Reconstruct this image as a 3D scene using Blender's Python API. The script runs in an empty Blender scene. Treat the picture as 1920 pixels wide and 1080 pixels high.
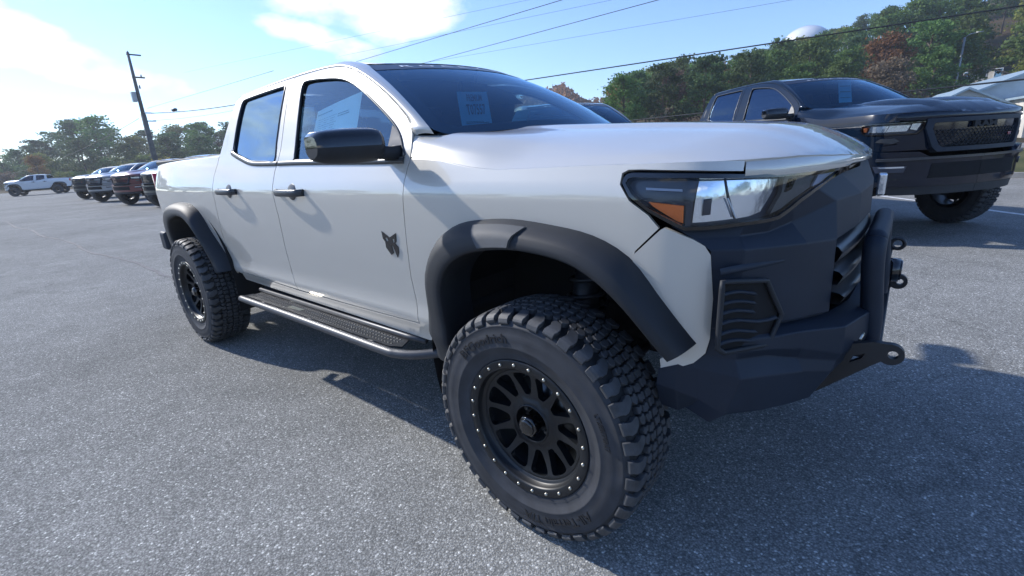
import bpy, bmesh, math, random
import numpy as np
from mathutils import Vector, Matrix
from mathutils.geometry import delaunay_2d_cdt
random.seed(7); RNG = np.random.default_rng(7)
R = math.radians; PI = math.pi
S = bpy.context.scene

# ------------------------------------------------------------------ camera, sky, sun, exposure
CAM = np.array([0.88978, -2.12988, 1.33659])
cd = bpy.data.cameras.new("camera"); camo = bpy.data.objects.new("camera", cd); S.collection.objects.link(camo)
r0 = Vector((0.77109201, 0.63395013, -0.05936618)); d0 = Vector((0.13515229, -0.25407296, -0.95769556)); f0 = Vector((-0.62221456, 0.73044792, -0.28159344))
camo.matrix_world = Matrix(((r0.x, -d0.x, -f0.x, CAM[0]), (r0.y, -d0.y, -f0.y, CAM[1]), (r0.z, -d0.z, -f0.z, CAM[2]), (0, 0, 0, 1)))
cd.sensor_width = 36; cd.lens = 868.06 / 1920 * 36; cd.clip_start = 0.05; cd.clip_end = 3000
S.camera = camo
S.view_settings.view_transform = 'Standard'; S.view_settings.look = 'None'; S.view_settings.gamma = 1
S.view_settings.use_curve_mapping = False; S.view_settings.exposure = 1.46

SUN_AZ = math.atan2(-0.21, -1.0)      # towards the sun, in the ground plane
SUN_EL = R(34)
sdir = Vector((math.cos(SUN_AZ) * math.cos(SUN_EL), math.sin(SUN_AZ) * math.cos(SUN_EL), math.sin(SUN_EL)))
sl = bpy.data.lights.new("sun", 'SUN'); sl.energy = 2.05; sl.angle = R(1.1); sl.color = (1.0, 0.96, 0.91)
so = bpy.data.objects.new("sun", sl); S.collection.objects.link(so)
so.rotation_euler = (-sdir).to_track_quat('-Z', 'Y').to_euler()

def node(nt, t, **k):
    n = nt.nodes.new(t)
    for a, b in k.items(): setattr(n, a, b)
    return n
def mth(nt, op, a, b=None, clamp=False):
    n = nt.nodes.new('ShaderNodeMath'); n.operation = op; n.use_clamp = clamp
    for i, v in enumerate((a, b)):
        if v is None: continue
        if isinstance(v, (int, float)): n.inputs[i].default_value = v
        else: nt.links.new(v, n.inputs[i])
    return n.outputs[0]
def px_dir(u, v):
    return (r0 * ((u - 960) / 868.06) + d0 * ((v - 540) / 868.06) + f0).normalized()

w = bpy.data.worlds.new("World"); S.world = w; w.use_nodes = True
nt = w.node_tree; nt.nodes.clear()
sky = node(nt, 'ShaderNodeTexSky', sky_type='NISHITA', sun_disc=False)
sky.sun_elevation = SUN_EL; sky.sun_rotation = math.atan2(sdir.x, sdir.y); sky.air_density = 1.0; sky.dust_density = 0.15; sky.ozone_density = 3.0; sky.altitude = 200
bg = node(nt, 'ShaderNodeBackground'); out = node(nt, 'ShaderNodeOutputWorld'); bg.inputs[1].default_value = 0.086
tc = node(nt, 'ShaderNodeTexCoord')
# clouds: cumulus patches (directions of their centres, angular half widths) broken up by noise
nz = node(nt, 'ShaderNodeTexNoise'); nz.inputs['Scale'].default_value = 6.0; nz.inputs['Detail'].default_value = 9; nz.inputs['Roughness'].default_value = 0.58
mp = node(nt, 'ShaderNodeMapping'); mp.inputs['Scale'].default_value = (1, 1, 1.9)
nt.links.new(tc.outputs['Generated'], mp.inputs[0]); nt.links.new(mp.outputs[0], nz.inputs['Vector'])
def patch(u, v, u2, v2, hw, hh, gain):
    c = px_dir(u, v); ax = px_dir(u2, v2) - c; ax.normalize(); up = c.cross(ax); up.normalize()
    outs = []
    for d, h in ((ax, hw), (up, hh)):
        n = node(nt, 'ShaderNodeVectorMath', operation='DOT_PRODUCT'); nt.links.new(tc.outputs['Generated'], n.inputs[0]); n.inputs[1].default_value = d
        o = d.dot(c); outs.append(mth(nt, 'POWER', mth(nt, 'ABSOLUTE', mth(nt, 'DIVIDE', mth(nt, 'SUBTRACT', n.outputs['Value'], o), h)), 2.0))
    n = node(nt, 'ShaderNodeVectorMath', operation='DOT_PRODUCT'); nt.links.new(tc.outputs['Generated'], n.inputs[0]); n.inputs[1].default_value = c
    front = mth(nt, 'GREATER_THAN', n.outputs['Value'], 0.2)
    return mth(nt, 'MULTIPLY', mth(nt, 'MULTIPLY', mth(nt, 'SUBTRACT', 1.0, mth(nt, 'ADD', outs[0], outs[1]), True), gain), front)
ps = [patch(150, 118, 400, 175, .17, .042, 1.0), patch(10, 70, 300, 120, .12, .045, .9), patch(720, -5, 900, -10, .21, .085, 1.15), patch(600, 72, 760, 112, .12, .035, 1.0),
      patch(-420, 130, -120, 140, .16, .10, .9), patch(-700, -300, -300, -300, .4, .2, .9)]
# more cumulus on the sky behind and beside the camera, seen only in reflections
def dpatch(az, el, hw, hh, gain):
    c = Vector((math.cos(R(az)) * math.cos(R(el)), math.sin(R(az)) * math.cos(R(el)), math.sin(R(el))))
    ax = Vector((-math.sin(R(az)), math.cos(R(az)), 0)); up = c.cross(ax)
    outs = []
    for d, h in ((ax, hw), (up, hh)):
        n = node(nt, 'ShaderNodeVectorMath', operation='DOT_PRODUCT'); nt.links.new(tc.outputs['Generated'], n.inputs[0]); n.inputs[1].default_value = d
        outs.append(mth(nt, 'POWER', mth(nt, 'ABSOLUTE', mth(nt, 'DIVIDE', mth(nt, 'SUBTRACT', n.outputs['Value'], d.dot(c)), h)), 2.0))
    n = node(nt, 'ShaderNodeVectorMath', operation='DOT_PRODUCT'); nt.links.new(tc.outputs['Generated'], n.inputs[0]); n.inputs[1].default_value = c
    front = mth(nt, 'GREATER_THAN', n.outputs['Value'], 0.2)
    return mth(nt, 'MULTIPLY', mth(nt, 'MULTIPLY', mth(nt, 'SUBTRACT', 1.0, mth(nt, 'ADD', outs[0], outs[1]), True), gain), front)
ps += [dpatch(-172, 13, .30, .10, 1.0), dpatch(-95, 30, .30, .06, .8), dpatch(-60, 16, .35, .08, .9), dpatch(-20, 10, .3, .06, .9)]
m = ps[0]
for p in ps[1:]: m = mth(nt, 'MAXIMUM', m, p)
cl = mth(nt, 'SUBTRACT', mth(nt, 'ADD', mth(nt, 'MULTIPLY', m, 0.45), nz.outputs['Fac']), 0.66)
cl = mth(nt, 'MULTIPLY', mth(nt, 'MULTIPLY', cl, 4.0, True), mth(nt, 'MULTIPLY', m, 4.0, True))
nz2 = node(nt, 'ShaderNodeTexNoise'); nz2.inputs['Scale'].default_value = 11; nz2.inputs['Detail'].default_value = 6
nt.links.new(mp.outputs[0], nz2.inputs['Vector'])
cr = node(nt, 'ShaderNodeMix', data_type='RGBA'); cr.inputs[6].default_value = (3.6, 4.0, 4.6, 1); cr.inputs[7].default_value = (6.6, 6.6, 6.4, 1)
nt.links.new(mth(nt, 'MULTIPLY', mth(nt, 'SUBTRACT', nz2.outputs['Fac'], .32), 4.5, True), cr.inputs[0])
mx = node(nt, 'ShaderNodeMix', data_type='RGBA')
tint = node(nt, 'ShaderNodeVectorMath', operation='MULTIPLY'); tint.inputs[1].default_value = (.76, .84, 1.02); nt.links.new(sky.outputs[0], tint.inputs[0])
nt.links.new(cl, mx.inputs[0]); nt.links.new(tint.outputs[0], mx.inputs[6]); nt.links.new(cr.outputs[2], mx.inputs[7])
nt.links.new(mx.outputs[2], bg.inputs[0]); nt.links.new(bg.outputs[0], out.inputs[0])

# ------------------------------------------------------------------ materials
def pr(name, col, rough=.5, metal=0., coat=0., spec=.5, coat_rough=.03, noise=None, bump=None, ior=1.5):
    """noise=(scale, amount, detail)   bump=(scale, strength, distance)"""
    m = bpy.data.materials.new(name); m.use_nodes = True; t = m.node_tree; b = t.nodes['Principled BSDF']
    b.inputs['Base Color'].default_value = (*col, 1); b.inputs['Roughness'].default_value = rough; b.inputs['Metallic'].default_value = metal
    b.inputs['Coat Weight'].default_value = coat; b.inputs['Coat Roughness'].default_value = coat_rough; b.inputs['Specular IOR Level'].default_value = spec; b.inputs['IOR'].default_value = ior
    co = t.nodes.new('ShaderNodeTexCoord')
    if noise:
        n = t.nodes.new('ShaderNodeTexNoise'); n.inputs['Scale'].default_value = noise[0]; n.inputs['Detail'].default_value = noise[2]
        t.links.new(co.outputs['Object'], n.inputs['Vector'])
        r = t.nodes.new('ShaderNodeMapRange'); r.inputs[1].default_value = .3; r.inputs[2].default_value = .7; r.inputs[3].default_value = 1 - noise[1]; r.inputs[4].default_value = 1 + noise[1]
        t.links.new(n.outputs['Fac'], r.inputs[0])
        mu = t.nodes.new('ShaderNodeVectorMath'); mu.operation = 'SCALE'; mu.inputs[0].default_value = col; t.links.new(r.outputs[0], mu.inputs['Scale'])
        t.links.new(mu.outputs[0], b.inputs['Base Color'])
    if bump:
        n = t.nodes.new('ShaderNodeTexNoise'); n.inputs['Scale'].default_value = bump[0]; n.inputs['Detail'].default_value = 3
        t.links.new(co.outputs['Object'], n.inputs['Vector'])
        bm_ = t.nodes.new('ShaderNodeBump'); bm_.inputs['Strength'].default_value = bump[1]; bm_.inputs['Distance'].default_value = bump[2]
        t.links.new(n.outputs['Fac'], bm_.inputs['Height']); t.links.new(bm_.outputs[0], b.inputs['Normal'])
    return m
def glassm(name, tint, ior=1.55, extra=0.0, gcol=(1, 1, 1)):
    m = bpy.data.materials.new(name); m.use_nodes = True; t = m.node_tree; t.nodes.clear()
    o = t.nodes.new('ShaderNodeOutputMaterial'); mix = t.nodes.new('ShaderNodeMixShader'); tr = t.nodes.new('ShaderNodeBsdfTransparent'); gl = t.nodes.new('ShaderNodeBsdfGlossy')
    fr = t.nodes.new('ShaderNodeFresnel'); fr.inputs[0].default_value = ior; tr.inputs[0].default_value = (*tint, 1); gl.inputs[0].default_value = (*gcol, 1); gl.inputs['Roughness'].default_value = 0.004
    a = t.nodes.new('ShaderNodeMath'); a.operation = 'ADD'; a.use_clamp = True; a.inputs[1].default_value = extra; t.links.new(fr.outputs[0], a.inputs[0])
    t.links.new(a.outputs[0], mix.inputs[0]); t.links.new(tr.outputs[0], mix.inputs[1]); t.links.new(gl.outputs[0], mix.inputs[2]); t.links.new(mix.outputs[0], o.inputs[0])
    return m
M = {}
M['paint'] = pr('pale_grey_metallic_paint', (.59, .565, .505), .36, .18, 1.0, .5, .02, noise=(1.3, .015, 2))
M['paint'].node_tree.nodes['Principled BSDF'].inputs['Coat IOR'].default_value = 1.7
M['black_paint'] = pr('black_paint', (.003, .009, .022), .10, 0, .0, .5, .03, noise=(2, .1, 2))
M['silver_paint'] = pr('silver_paint', (.26, .28, .30), .35, .3, 1.0)
M['green_paint'] = pr('dark_green_paint', (.02, .032, .03), .35, .2, 1.0)
M['red_paint'] = pr('maroon_paint', (.13, .018, .022), .35, .2, 1.0)
M['white_paint'] = pr('white_paint', (.72, .74, .76), .35, 0, 1.0)
M['plastic'] = pr('textured_black_plastic', (.022, .025, .030), .58, spec=.35, noise=(9, .10, 3), bump=(900, .25, .0006))
M['bumper'] = pr('matte_bumper_plastic', (.015, .022, .036), .55, spec=.32, noise=(7, .10, 3), bump=(800, .2, .0006))
M['liner'] = pr('wheel_well_liner', (.006, .006, .007), .9, noise=(20, .3, 3))
M['rubber'] = pr('tyre_rubber', (.042, .045, .052), .66, spec=.35, noise=(14, .22, 5), bump=(260, .25, .0012))
M['tread'] = pr('tyre_tread_rubber', (.050, .053, .058), .6, noise=(22, .3, 5), bump=(180, .3, .0015))
M['groove'] = pr('groove_shade_rubber', (.010, .010, .011), .7, bump=(180, .3, .0015))  # same rubber as the tread, with the shade of the grooves put into its colour
M['letter'] = pr('sidewall_lettering', (.012, .013, .016), .5, bump=(300, .2, .0008))
M['seal'] = pr('window_seal_rubber', (.012, .012, .013), .5, bump=(200, .1, .001))
M['trim'] = pr('satin_black_trim', (.05, .053, .058), .28, noise=(30, .08, 2))
M['gloss_black'] = pr('gloss_black', (.003, .003, .004), .05, 0, .8, .5, noise=(4, .05, 2))
M['rim'] = pr('matte_black_alloy', (.007, .009, .012), .42, .0, noise=(25, .15, 3), bump=(500, .1, .0004))
M['rimlip'] = pr('bare_alloy_lip', (.10, .105, .11), .3, .8, bump=(300, .1, .0005))
M['steel'] = pr('zinc_steel', (.62, .60, .52), .3, 1.0, bump=(600, .15, .0005))
M['tube'] = pr('powder_coated_tube', (.065, .068, .075), .42, .15, noise=(40, .1, 3), bump=(700, .2, .0004))
M['plate'] = pr('black_steel_plate', (.022, .024, .028), .45, .2, noise=(12, .15, 3), bump=(600, .25, .0005))
M['chrome'] = pr('headlight_reflector', (.82, .88, .95), .13, .85, bump=(26, .10, .01))
M['amber'] = pr('amber_reflector', (1.0, .22, .03), .35, 0, .3, bump=(90, .4, .004))
M['lampbody'] = pr('lamp_housing', (.032, .042, .066), .3, 0, .3, bump=(40, .1, .002))
M['drl'] = pr('frosted_light_bar', (.35, .40, .52), .3, 0, .6, bump=(60, .2, .001))
M['red'] = pr('red_tail_lens', (.45, .03, .04), .15, 0, 1.0, bump=(80, .2, .002))
M['lens'] = glassm('clear_lens', (.98, .99, 1.0), 1.35, .0)
M['side_glass'] = glassm('tinted_side_glass', (.05, .08, .12), 1.6, .26, (.48, .72, 1.0))
M['front_glass'] = glassm('front_door_glass', (.86, .98, .97), 1.5, .10, (.60, .82, 1.0))
M['privacy_glass'] = glassm('privacy_glass', (.03, .05, .09), 1.5, .07, (.45, .68, 1.0))
M['screen'] = glassm('windshield_glass', (.55, .80, .88), 1.5, .045, (.55, .78, 1.0))
M['dash'] = pr('dashboard_vinyl', (.010, .011, .013), .6, bump=(200, .3, .001))
M['seat'] = pr('seat_cloth', (.035, .034, .033), .8, bump=(150, .4, .002))
M['headliner'] = pr('headliner_cloth', (.10, .10, .10), .9, bump=(200, .2, .001))
M['paper'] = pr('paper', (.78, .92, .90), .7, noise=(8, .03, 2))
M['tag'] = pr('blue_tag_paper', (.42, .84, .96), .6, noise=(8, .04, 2))
M['ink'] = pr('dark_ink', (.03, .09, .12), .6, noise=(30, .1, 2))
M['greyink'] = pr('faint_print', (.30, .48, .48), .7, noise=(90, .3, 2))
M['white'] = pr('white_vinyl', (.78, .82, .86), .5, noise=(30, .06, 2))
M['banner'] = pr('dark_banner_film', (.012, .016, .035), .35, 0, .2, noise=(3, .1, 2))
M['wood'] = pr('weathered_pole_wood', (.13, .125, .115), .85, noise=(3, .25, 5), bump=(30, .5, .02))
M['galv'] = pr('galvanised_metal', (.35, .36, .37), .45, .7, noise=(12, .15, 3))
M['cable'] = pr('cable_sheath', (.018, .02, .024), .6, noise=(2, .1, 2))

# ------------------------------------------------------------------ object helpers
COL = S.collection
def link(name, me, mats, parent=None):
    o = bpy.data.objects.new(name, me); COL.objects.link(o)
    for m in (mats if isinstance(mats, (list, tuple)) else [mats]): me.materials.append(m)
    if parent is not None: o.parent = parent
    return o
def tag(o, label, cat, group=None, kind=None):
    if label: o['label'] = label
    if cat: o['category'] = cat
    if group: o['group'] = group
    if kind: o['kind'] = kind
    return o
def empty(name, loc=(0, 0, 0), rz=0, label=None, cat=None, group=None, parent=None):
    o = bpy.data.objects.new(name, None); COL.objects.link(o); o.location = loc; o.rotation_euler = (0, 0, rz); o.empty_display_size = .2
    if parent is not None: o.parent = parent
    return tag(o, label, cat, group)
class Geo:
    """verts, faces, per-face material index, per-vertex normal (None = automatic)"""
    def __init__(s): s.v = []; s.f = []; s.m = []; s.n = []
    def add(s, v, f, mi=0, n=None):
        b = len(s.v); s.v += [tuple(map(float, p)) for p in v]; s.f += [tuple(b + i for i in q) for q in f]
        s.m += [mi] * len(f); s.n += ([tuple(map(float, p)) for p in n] if n is not None else [None] * len(v)); return s
    def mirrored(s):
        g = Geo(); g.v = [(x, -y, z) for x, y, z in s.v]; g.f = [tuple(reversed(q)) for q in s.f]; g.m = list(s.m)
        g.n = [None if k is None else (k[0], -k[1], k[2]) for k in s.n]; return g
    def join(s, g, dm=0):
        b = len(s.v); s.v += g.v; s.f += [tuple(b + i for i in q) for q in g.f]; s.m += [i + dm for i in g.m]; s.n += g.n; return s
    def box(s, x0, x1, y0, y1, z0, z1, mi=0):
        v = [(x, y, z) for z in (z0, z1) for y in (y0, y1) for x in (x0, x1)]
        return s.add(v, [(0, 2, 3, 1), (4, 5, 7, 6), (0, 1, 5, 4), (2, 6, 7, 3), (0, 4, 6, 2), (1, 3, 7, 5)], mi)
    def build(s, name, mats, parent=None, smooth=True):
        me = bpy.data.meshes.new(name); me.from_pydata(s.v, [], s.f); 
        me.polygons.foreach_set('material_index', s.m); me.polygons.foreach_set('use_smooth', [smooth] * len(s.f)); me.update()
        o = link(name, me, mats, parent)
        if any(k is not None for k in s.n):
            me.normals_split_custom_set_from_vertices([k if k is not None else (0, 0, 0) for k in s.n])
        return o
def bevel(o, wd=.006, seg=2, ang=30):
    b = o.modifiers.new('edge', 'BEVEL'); b.width = wd; b.segments = seg; b.limit_method = 'ANGLE'; b.angle_limit = R(ang); b.harden_normals = True
    return o
def lathe(g, prof, n=64, mi=0, cx=0, cz=0, a0=0, a1=2 * PI):
    """revolve (radius, y) around the y axis"""
    prof = np.array(prof); k = len(prof); full = abs(a1 - a0 - 2 * PI) < 1e-6; cols = n if full else n + 1
    v = [(cx + p[0] * math.cos(a0 + (a1 - a0) * i / n), p[1], cz + p[0] * math.sin(a0 + (a1 - a0) * i / n)) for i in range(cols) for p in prof]
    f = []
    for i in range(n):
        j = (i + 1) % cols
        for q in range(k - 1): f.append((i * k + q, j * k + q, j * k + q + 1, i * k + q + 1))
    return g.add(v, f, mi)
def tube(g, pts, r, n=10, mi=0, cap=True, closed=False):
    P = [Vector(p) for p in pts]; rs = r if isinstance(r, (list, tuple)) else [r] * len(P)
    v = []; f = []; up = None
    for i, p in enumerate(P):
        if closed: t = (P[(i + 1) % len(P)] - P[i - 1])
        else: t = (P[min(i + 1, len(P) - 1)] - P[max(i - 1, 0)])
        t.normalize()
        if up is None: up = Vector((0, 0, 1)) if abs(t.z) < .9 else Vector((1, 0, 0))
        a = t.cross(up); a.normalize(); b = a.cross(t); b.normalize(); up = b
        for k in range(n):
            c = 2 * PI * k / n; v.append(p + (a * math.cos(c) + b * math.sin(c)) * rs[i])
    L = len(P)
    for i in range(L if closed else L - 1):
        for k in range(n): f.append((i * n + k, i * n + (k + 1) % n, ((i + 1) % L) * n + (k + 1) % n, ((i + 1) % L) * n + k))
    if cap and not closed: f.append(tuple(reversed(range(n)))); f.append(tuple((L - 1) * n + k for k in range(n)))
    return g.add(v, f, mi)
def smooth_path(pts, k=6, closed=False):
    P = np.array(pts, float); n = len(P); o = []
    for i in range(n if closed else n - 1):
        p1, p2 = P[i], P[(i + 1) % n]; p0 = P[i - 1] if (i or closed) else 2 * p1 - p2; p3 = P[(i + 2) % n] if (closed or i + 2 < n) else 2 * p2 - p1
        for j in range(k):
            t = j / k; o.append(.5 * (2 * p1 + (p2 - p0) * t + (2 * p0 - 5 * p1 + 4 * p2 - p3) * t * t + (3 * p1 - p0 - 3 * p2 + p3) * t ** 3))
    if not closed: o.append(P[-1])
    return np.array(o)
def dens(poly, step):
    o = []; n = len(poly)
    for i in range(n):
        a = np.array(poly[i], float); b = np.array(poly[(i + 1) % n], float); k = max(1, int(math.ceil(np.linalg.norm(b - a) / step)))
        for j in range(k): o.append(a + (b - a) * j / k)
    return np.array(o)
def inside(pts, poly):
    x, y = pts[:, 0], pts[:, 1]; c = np.zeros(len(pts), bool); n = len(poly)
    for i in range(n):
        x1, y1 = poly[i]; x2, y2 = poly[(i + 1) % n]
        if y1 == y2: continue
        k = ((y1 > y) != (y2 > y)) & (x < (x2 - x1) * (y - y1) / (y2 - y1) + x1); c ^= k
    return c
def panel(F, outl, holes=(), step=.03, skirt=.012, out=(0, -1, 0), mi=0, ms=0, edge=None, hskirt=None):
    """a sheet on the surface F(u,v) inside outl, with a rim turned inwards"""
    ed = edge or step
    loops = [dens(outl, ed)] + [dens(h, ed) for h in holes]
    V = np.concatenate(loops); E = []; b = 0
    for L in loops:
        n = len(L); E += [(b + i, b + (i + 1) % n) for i in range(n)]; b += n
    lo, hi = V.min(0), V.max(0); gx, gy = np.meshgrid(np.arange(lo[0] + step * .5, hi[0], step), np.arange(lo[1] + step * .5, hi[1], step)); G = np.c_[gx.ravel(), gy.ravel()]
    if len(G):
        k = inside(G, loops[0])
        for h in loops[1:]: k &= ~inside(G, h)
        G = G[k]
        if len(G): d = np.sqrt(((G[:, None] - V[None]) ** 2).sum(2)).min(1); G = G[d > ed * .45]
    A = np.concatenate([V, G]) if len(G) else V
    r = delaunay_2d_cdt([Vector(p) for p in A.tolist()], E, [], 0, 1e-7)
    P2 = np.array([tuple(p) for p in r[0]]); T = np.array([t for t in r[2] if len(t) == 3])
    c = P2[T].mean(1); k = inside(c, loops[0])
    for h in loops[1:]: k &= ~inside(c, h)
    T = T[k]
    def ev(p): return np.array(F(p[:, 0], p[:, 1])).T
    P3 = ev(P2); e = 1e-3
    du = ev(P2 + [e, 0]) - ev(P2 - [e, 0]); dv = ev(P2 + [0, e]) - ev(P2 - [0, e])
    N = np.cross(du, dv); N /= np.linalg.norm(N, axis=1)[:, None] + 1e-12
    o = np.array(out, float); sgn = 1 if (N @ o).sum() > 0 else -1; N *= sgn
    fn = np.cross(P3[T[:, 1]] - P3[T[:, 0]], P3[T[:, 2]] - P3[T[:, 0]]); flip = (fn * N[T[:, 0]]).sum(1) < 0
    T[flip] = T[flip][:, ::-1]
    g = Geo(); g.add(P3, [tuple(t) for t in T.tolist()], mi, N)
    for li, L in enumerate(loops):
        sk = skirt if li == 0 else (hskirt if hskirt is not None else skirt)
        if not sk: continue
        q = ev(L); du = ev(L + [e, 0]) - ev(L - [e, 0]); dv = ev(L + [0, e]) - ev(L - [0, e]); nn = np.cross(du, dv) * sgn; nn /= np.linalg.norm(nn, axis=1)[:, None] + 1e-12
        n = len(L); area = .5 * sum(L[i][0] * L[(i + 1) % n][1] - L[(i + 1) % n][0] * L[i][1] for i in range(n)) * sgn
        f = []
        for i in range(n):
            j = (i + 1) % n; qd = (i, n + i, n + j, j); f.append(qd if (area > 0) == (li == 0) else tuple(reversed(qd)))
        g.add(list(q) + list(q - nn * sk), f, ms if li else mi)
    return g
def loft(g, rows, mi=0, flip=False):
    k = len(rows[0]); v = [tuple(map(float, p)) for r_ in rows for p in r_]; f = []
    for i in range(len(rows) - 1):
        for j in range(k - 1):
            q = (i * k + j, i * k + j + 1, (i + 1) * k + j + 1, (i + 1) * k + j); f.append(tuple(reversed(q)) if flip else q)
    return g.add(v, f, mi)
def text_geo(txt, size=1.0, extrude=0.0, res=2, bold=.0):
    cu = bpy.data.curves.new('t', 'FONT'); cu.body = txt; cu.size = size; cu.extrude = extrude; cu.resolution_u = res; cu.align_x = 'CENTER'; cu.align_y = 'CENTER'; cu.offset = bold
    o = bpy.data.objects.new('t', cu); COL.objects.link(o); dg = bpy.context.evaluated_depsgraph_get(); me = bpy.data.meshes.new_from_object(o.evaluated_get(dg))
    v = np.array([tuple(x.co) for x in me.vertices]); f = [tuple(p.vertices) for p in me.polygons]
    bpy.data.objects.remove(o); bpy.data.curves.remove(cu); bpy.data.meshes.remove(me); return v, f
def letters(name, P, f, mat, parent):
    """one object per glyph (connected piece)"""
    par = list(range(len(P)))
    def find(i):
        while par[i] != i: par[i] = par[par[i]]; i = par[i]
        return i
    for q in f:
        for k in q[1:]: par[find(k)] = find(q[0])
    groups = {}
    for q in f: groups.setdefault(find(q[0]), []).append(q)
    for fs_ in groups.values():
        ids = sorted({i for q in fs_ for i in q}); mp_ = {i: k for k, i in enumerate(ids)}; g = Geo(); g.add([P[i] for i in ids], [tuple(mp_[i] for i in q) for q in fs_]); g.build(name, mat, parent, smooth=False)
def copy_tree(o, parent=None, swap=None):
    c = o.copy(); COL.objects.link(c); c.parent = parent
    if swap and o.type == 'MESH':
        for i, s_ in enumerate(o.material_slots):
            if s_.material and s_.material.name in swap:
                c.material_slots[i].link = 'OBJECT'; c.material_slots[i].material = swap[s_.material.name]
    for ch in list(o.children): copy_tree(ch, c, swap)
    return c

# ------------------------------------------------------------------ body surfaces (truck space: x forward, y left, z up, front axle at x = 0)
def pchip(xk, yk):
    xk = np.array(xk, float); yk = np.array(yk, float); h = np.diff(xk); d = np.diff(yk) / h
    m = np.zeros(len(xk)); m[0] = d[0]; m[-1] = d[-1]
    for i in range(1, len(xk) - 1):
        if d[i - 1] * d[i] > 0:
            w1 = 2 * h[i] + h[i - 1]; w2 = h[i] + 2 * h[i - 1]; m[i] = (w1 + w2) / (w1 / d[i - 1] + w2 / d[i])
    def f(x):
        x = np.asarray(x, float); i = np.clip(np.searchsorted(xk, x) - 1, 0, len(h) - 1)
        t = (np.clip(x, xk[0], xk[-1]) - xk[i]) / h[i]
        return ((1 + 2 * t) * (1 - t) ** 2 * yk[i] + t * (1 - t) ** 2 * h[i] * m[i] + t * t * (3 - 2 * t) * yk[i + 1] + t * t * (t - 1) * h[i] * m[i + 1])
    return f
SEC = pchip([.50, .56, .60, .64, .70, .78, .90, 1.03, 1.14, 1.185, 1.215, 1.27, 1.33, 1.38, 1.43, 1.50, 1.60, 1.70, 1.77, 1.82, 1.86],
            [.865, .875, .893, .905, .899, .905, .917, .927, .932, .933, .929, .912, .891, .872, .850, .822, .783, .740, .705, .665, .60])
RT = pchip([-4.55, -4.45, -4.30, -4.0, -3.6, -3.0, 0, 1], [.87, .91, .960, .985, 1.0, 1, 1, 1])
_px = np.array([.20, .30, .38, .45, .51, .565, .62, .67, .71, .74, .765, .780, .786]); _py = np.array([.93, .93, .928, .918, .895, .845, .765, .665, .56, .44, .30, .15, .0])
_a = np.r_[0, np.cumsum(np.hypot(np.diff(_px), np.diff(_py)))]; _a -= _a[1]
_PX = pchip(_a, _px); _PY = pchip(_a, _py); AMAX = float(_a[-1])
def body(a, z, off=0.0):
    """a = x - .30 along the side, then arc length round the nose. Right-hand side (negative y)."""
    a = np.asarray(a, float); z = np.asarray(z, float) + 0 * a; side = a < 0
    ac = np.clip(a, 0, AMAX); e = 1e-3
    X = np.where(side, .30 + a, _PX(ac)); Y = np.where(side, SEC(z) * RT(.30 + a), _PY(ac) * SEC(np.minimum(z, 1.33)) / .93)
    tx = _PX(np.clip(ac + e, 0, AMAX)) - _PX(np.clip(ac - e, 0, AMAX)); ty = _PY(np.clip(ac + e, 0, AMAX)) - _PY(np.clip(ac - e, 0, AMAX)); L = np.hypot(tx, ty) + 1e-12
    nx = np.where(side, 0, -ty / L); ny = np.where(side, 1, tx / L)
    return X + nx * off, -(Y + ny * off), z
def sidef(off=0.0): return lambda x, z: (x, -(SEC(z) * RT(x) + off), z)
def bodyf(off=0.0): return lambda a, z: body(a, z, off)
_hx = [-.75, -.35, -.10, .16, .35, .50, .62, .85]
_H = [pchip(_hx, c) for c in ([1.455, 1.447, 1.432, 1.417, 1.402, 1.387, 1.374, 1.34], [1.452, 1.440, 1.424, 1.408, 1.392, 1.377, 1.364, 1.33], [1.446, 1.427, 1.407, 1.391, 1.376, 1.363, 1.352, 1.325],
                            [1.441, 1.417, 1.395, 1.378, 1.364, 1.352, 1.343, 1.32], [1.449, 1.402, 1.362, 1.343, 1.331, 1.323, 1.317, 1.30], [1.438, 1.360, 1.318, 1.314, 1.309, 1.304, 1.300, 1.290])]
CREASE = pchip([-.75, -.653, -.498, -.40, -.30, -.172, .165, .45, .60], [1.338, 1.333, 1.322, 1.304, 1.289, 1.281, 1.284, 1.285, 1.281])
def xe(y): return np.interp(np.abs(y), _py[::-1], _px[::-1])
def hood_z(x, y):
    x = np.atleast_1d(np.asarray(x, float)); y = np.abs(np.atleast_1d(np.asarray(y, float))); o = np.empty(len(x)); cols = [h(x) for h in _H]
    for i in range(len(x)):
        cz = float(CREASE(x[i])); yc = float(SEC(1.285)) if x[i] > -.25 else float(SEC(cz))
        Z = float(pchip([0, .38, .46, .56, .74, .842, yc], [c[i] for c in cols] + [cz])(min(y[i], yc)))
        d = xe(y[i]) - x[i] if y[i] < .925 else 9; s = min(max(d / .26, 0), 1); f = (1 - (1 - s) ** 2) ** .8; fz = 1.256 + .023 * min(1, y[i] / .65)
        o[i] = fz + (Z - fz) * f
    return o
SEAM = pchip([-.70, .60], [.95, .95])
def wsf(off=0.0):
    def W(s, t):
        s = np.asarray(s, float); t = np.asarray(t, float); B = np.array([-.40 - .15 * s ** 2, .80 * s, 1.447 - .027 * s * s]); T = np.array([-1.10 - .145 * s ** 2, .597 * s, 1.812 - .015 * s * s])
        k = (.015 * (1 - s * s) + .02) * 4 * t * (1 - t) + off; return B + (T - B) * t + np.array([.5 + 0 * s, 0 * s, .87 + 0 * s]) * k
    return W

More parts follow.
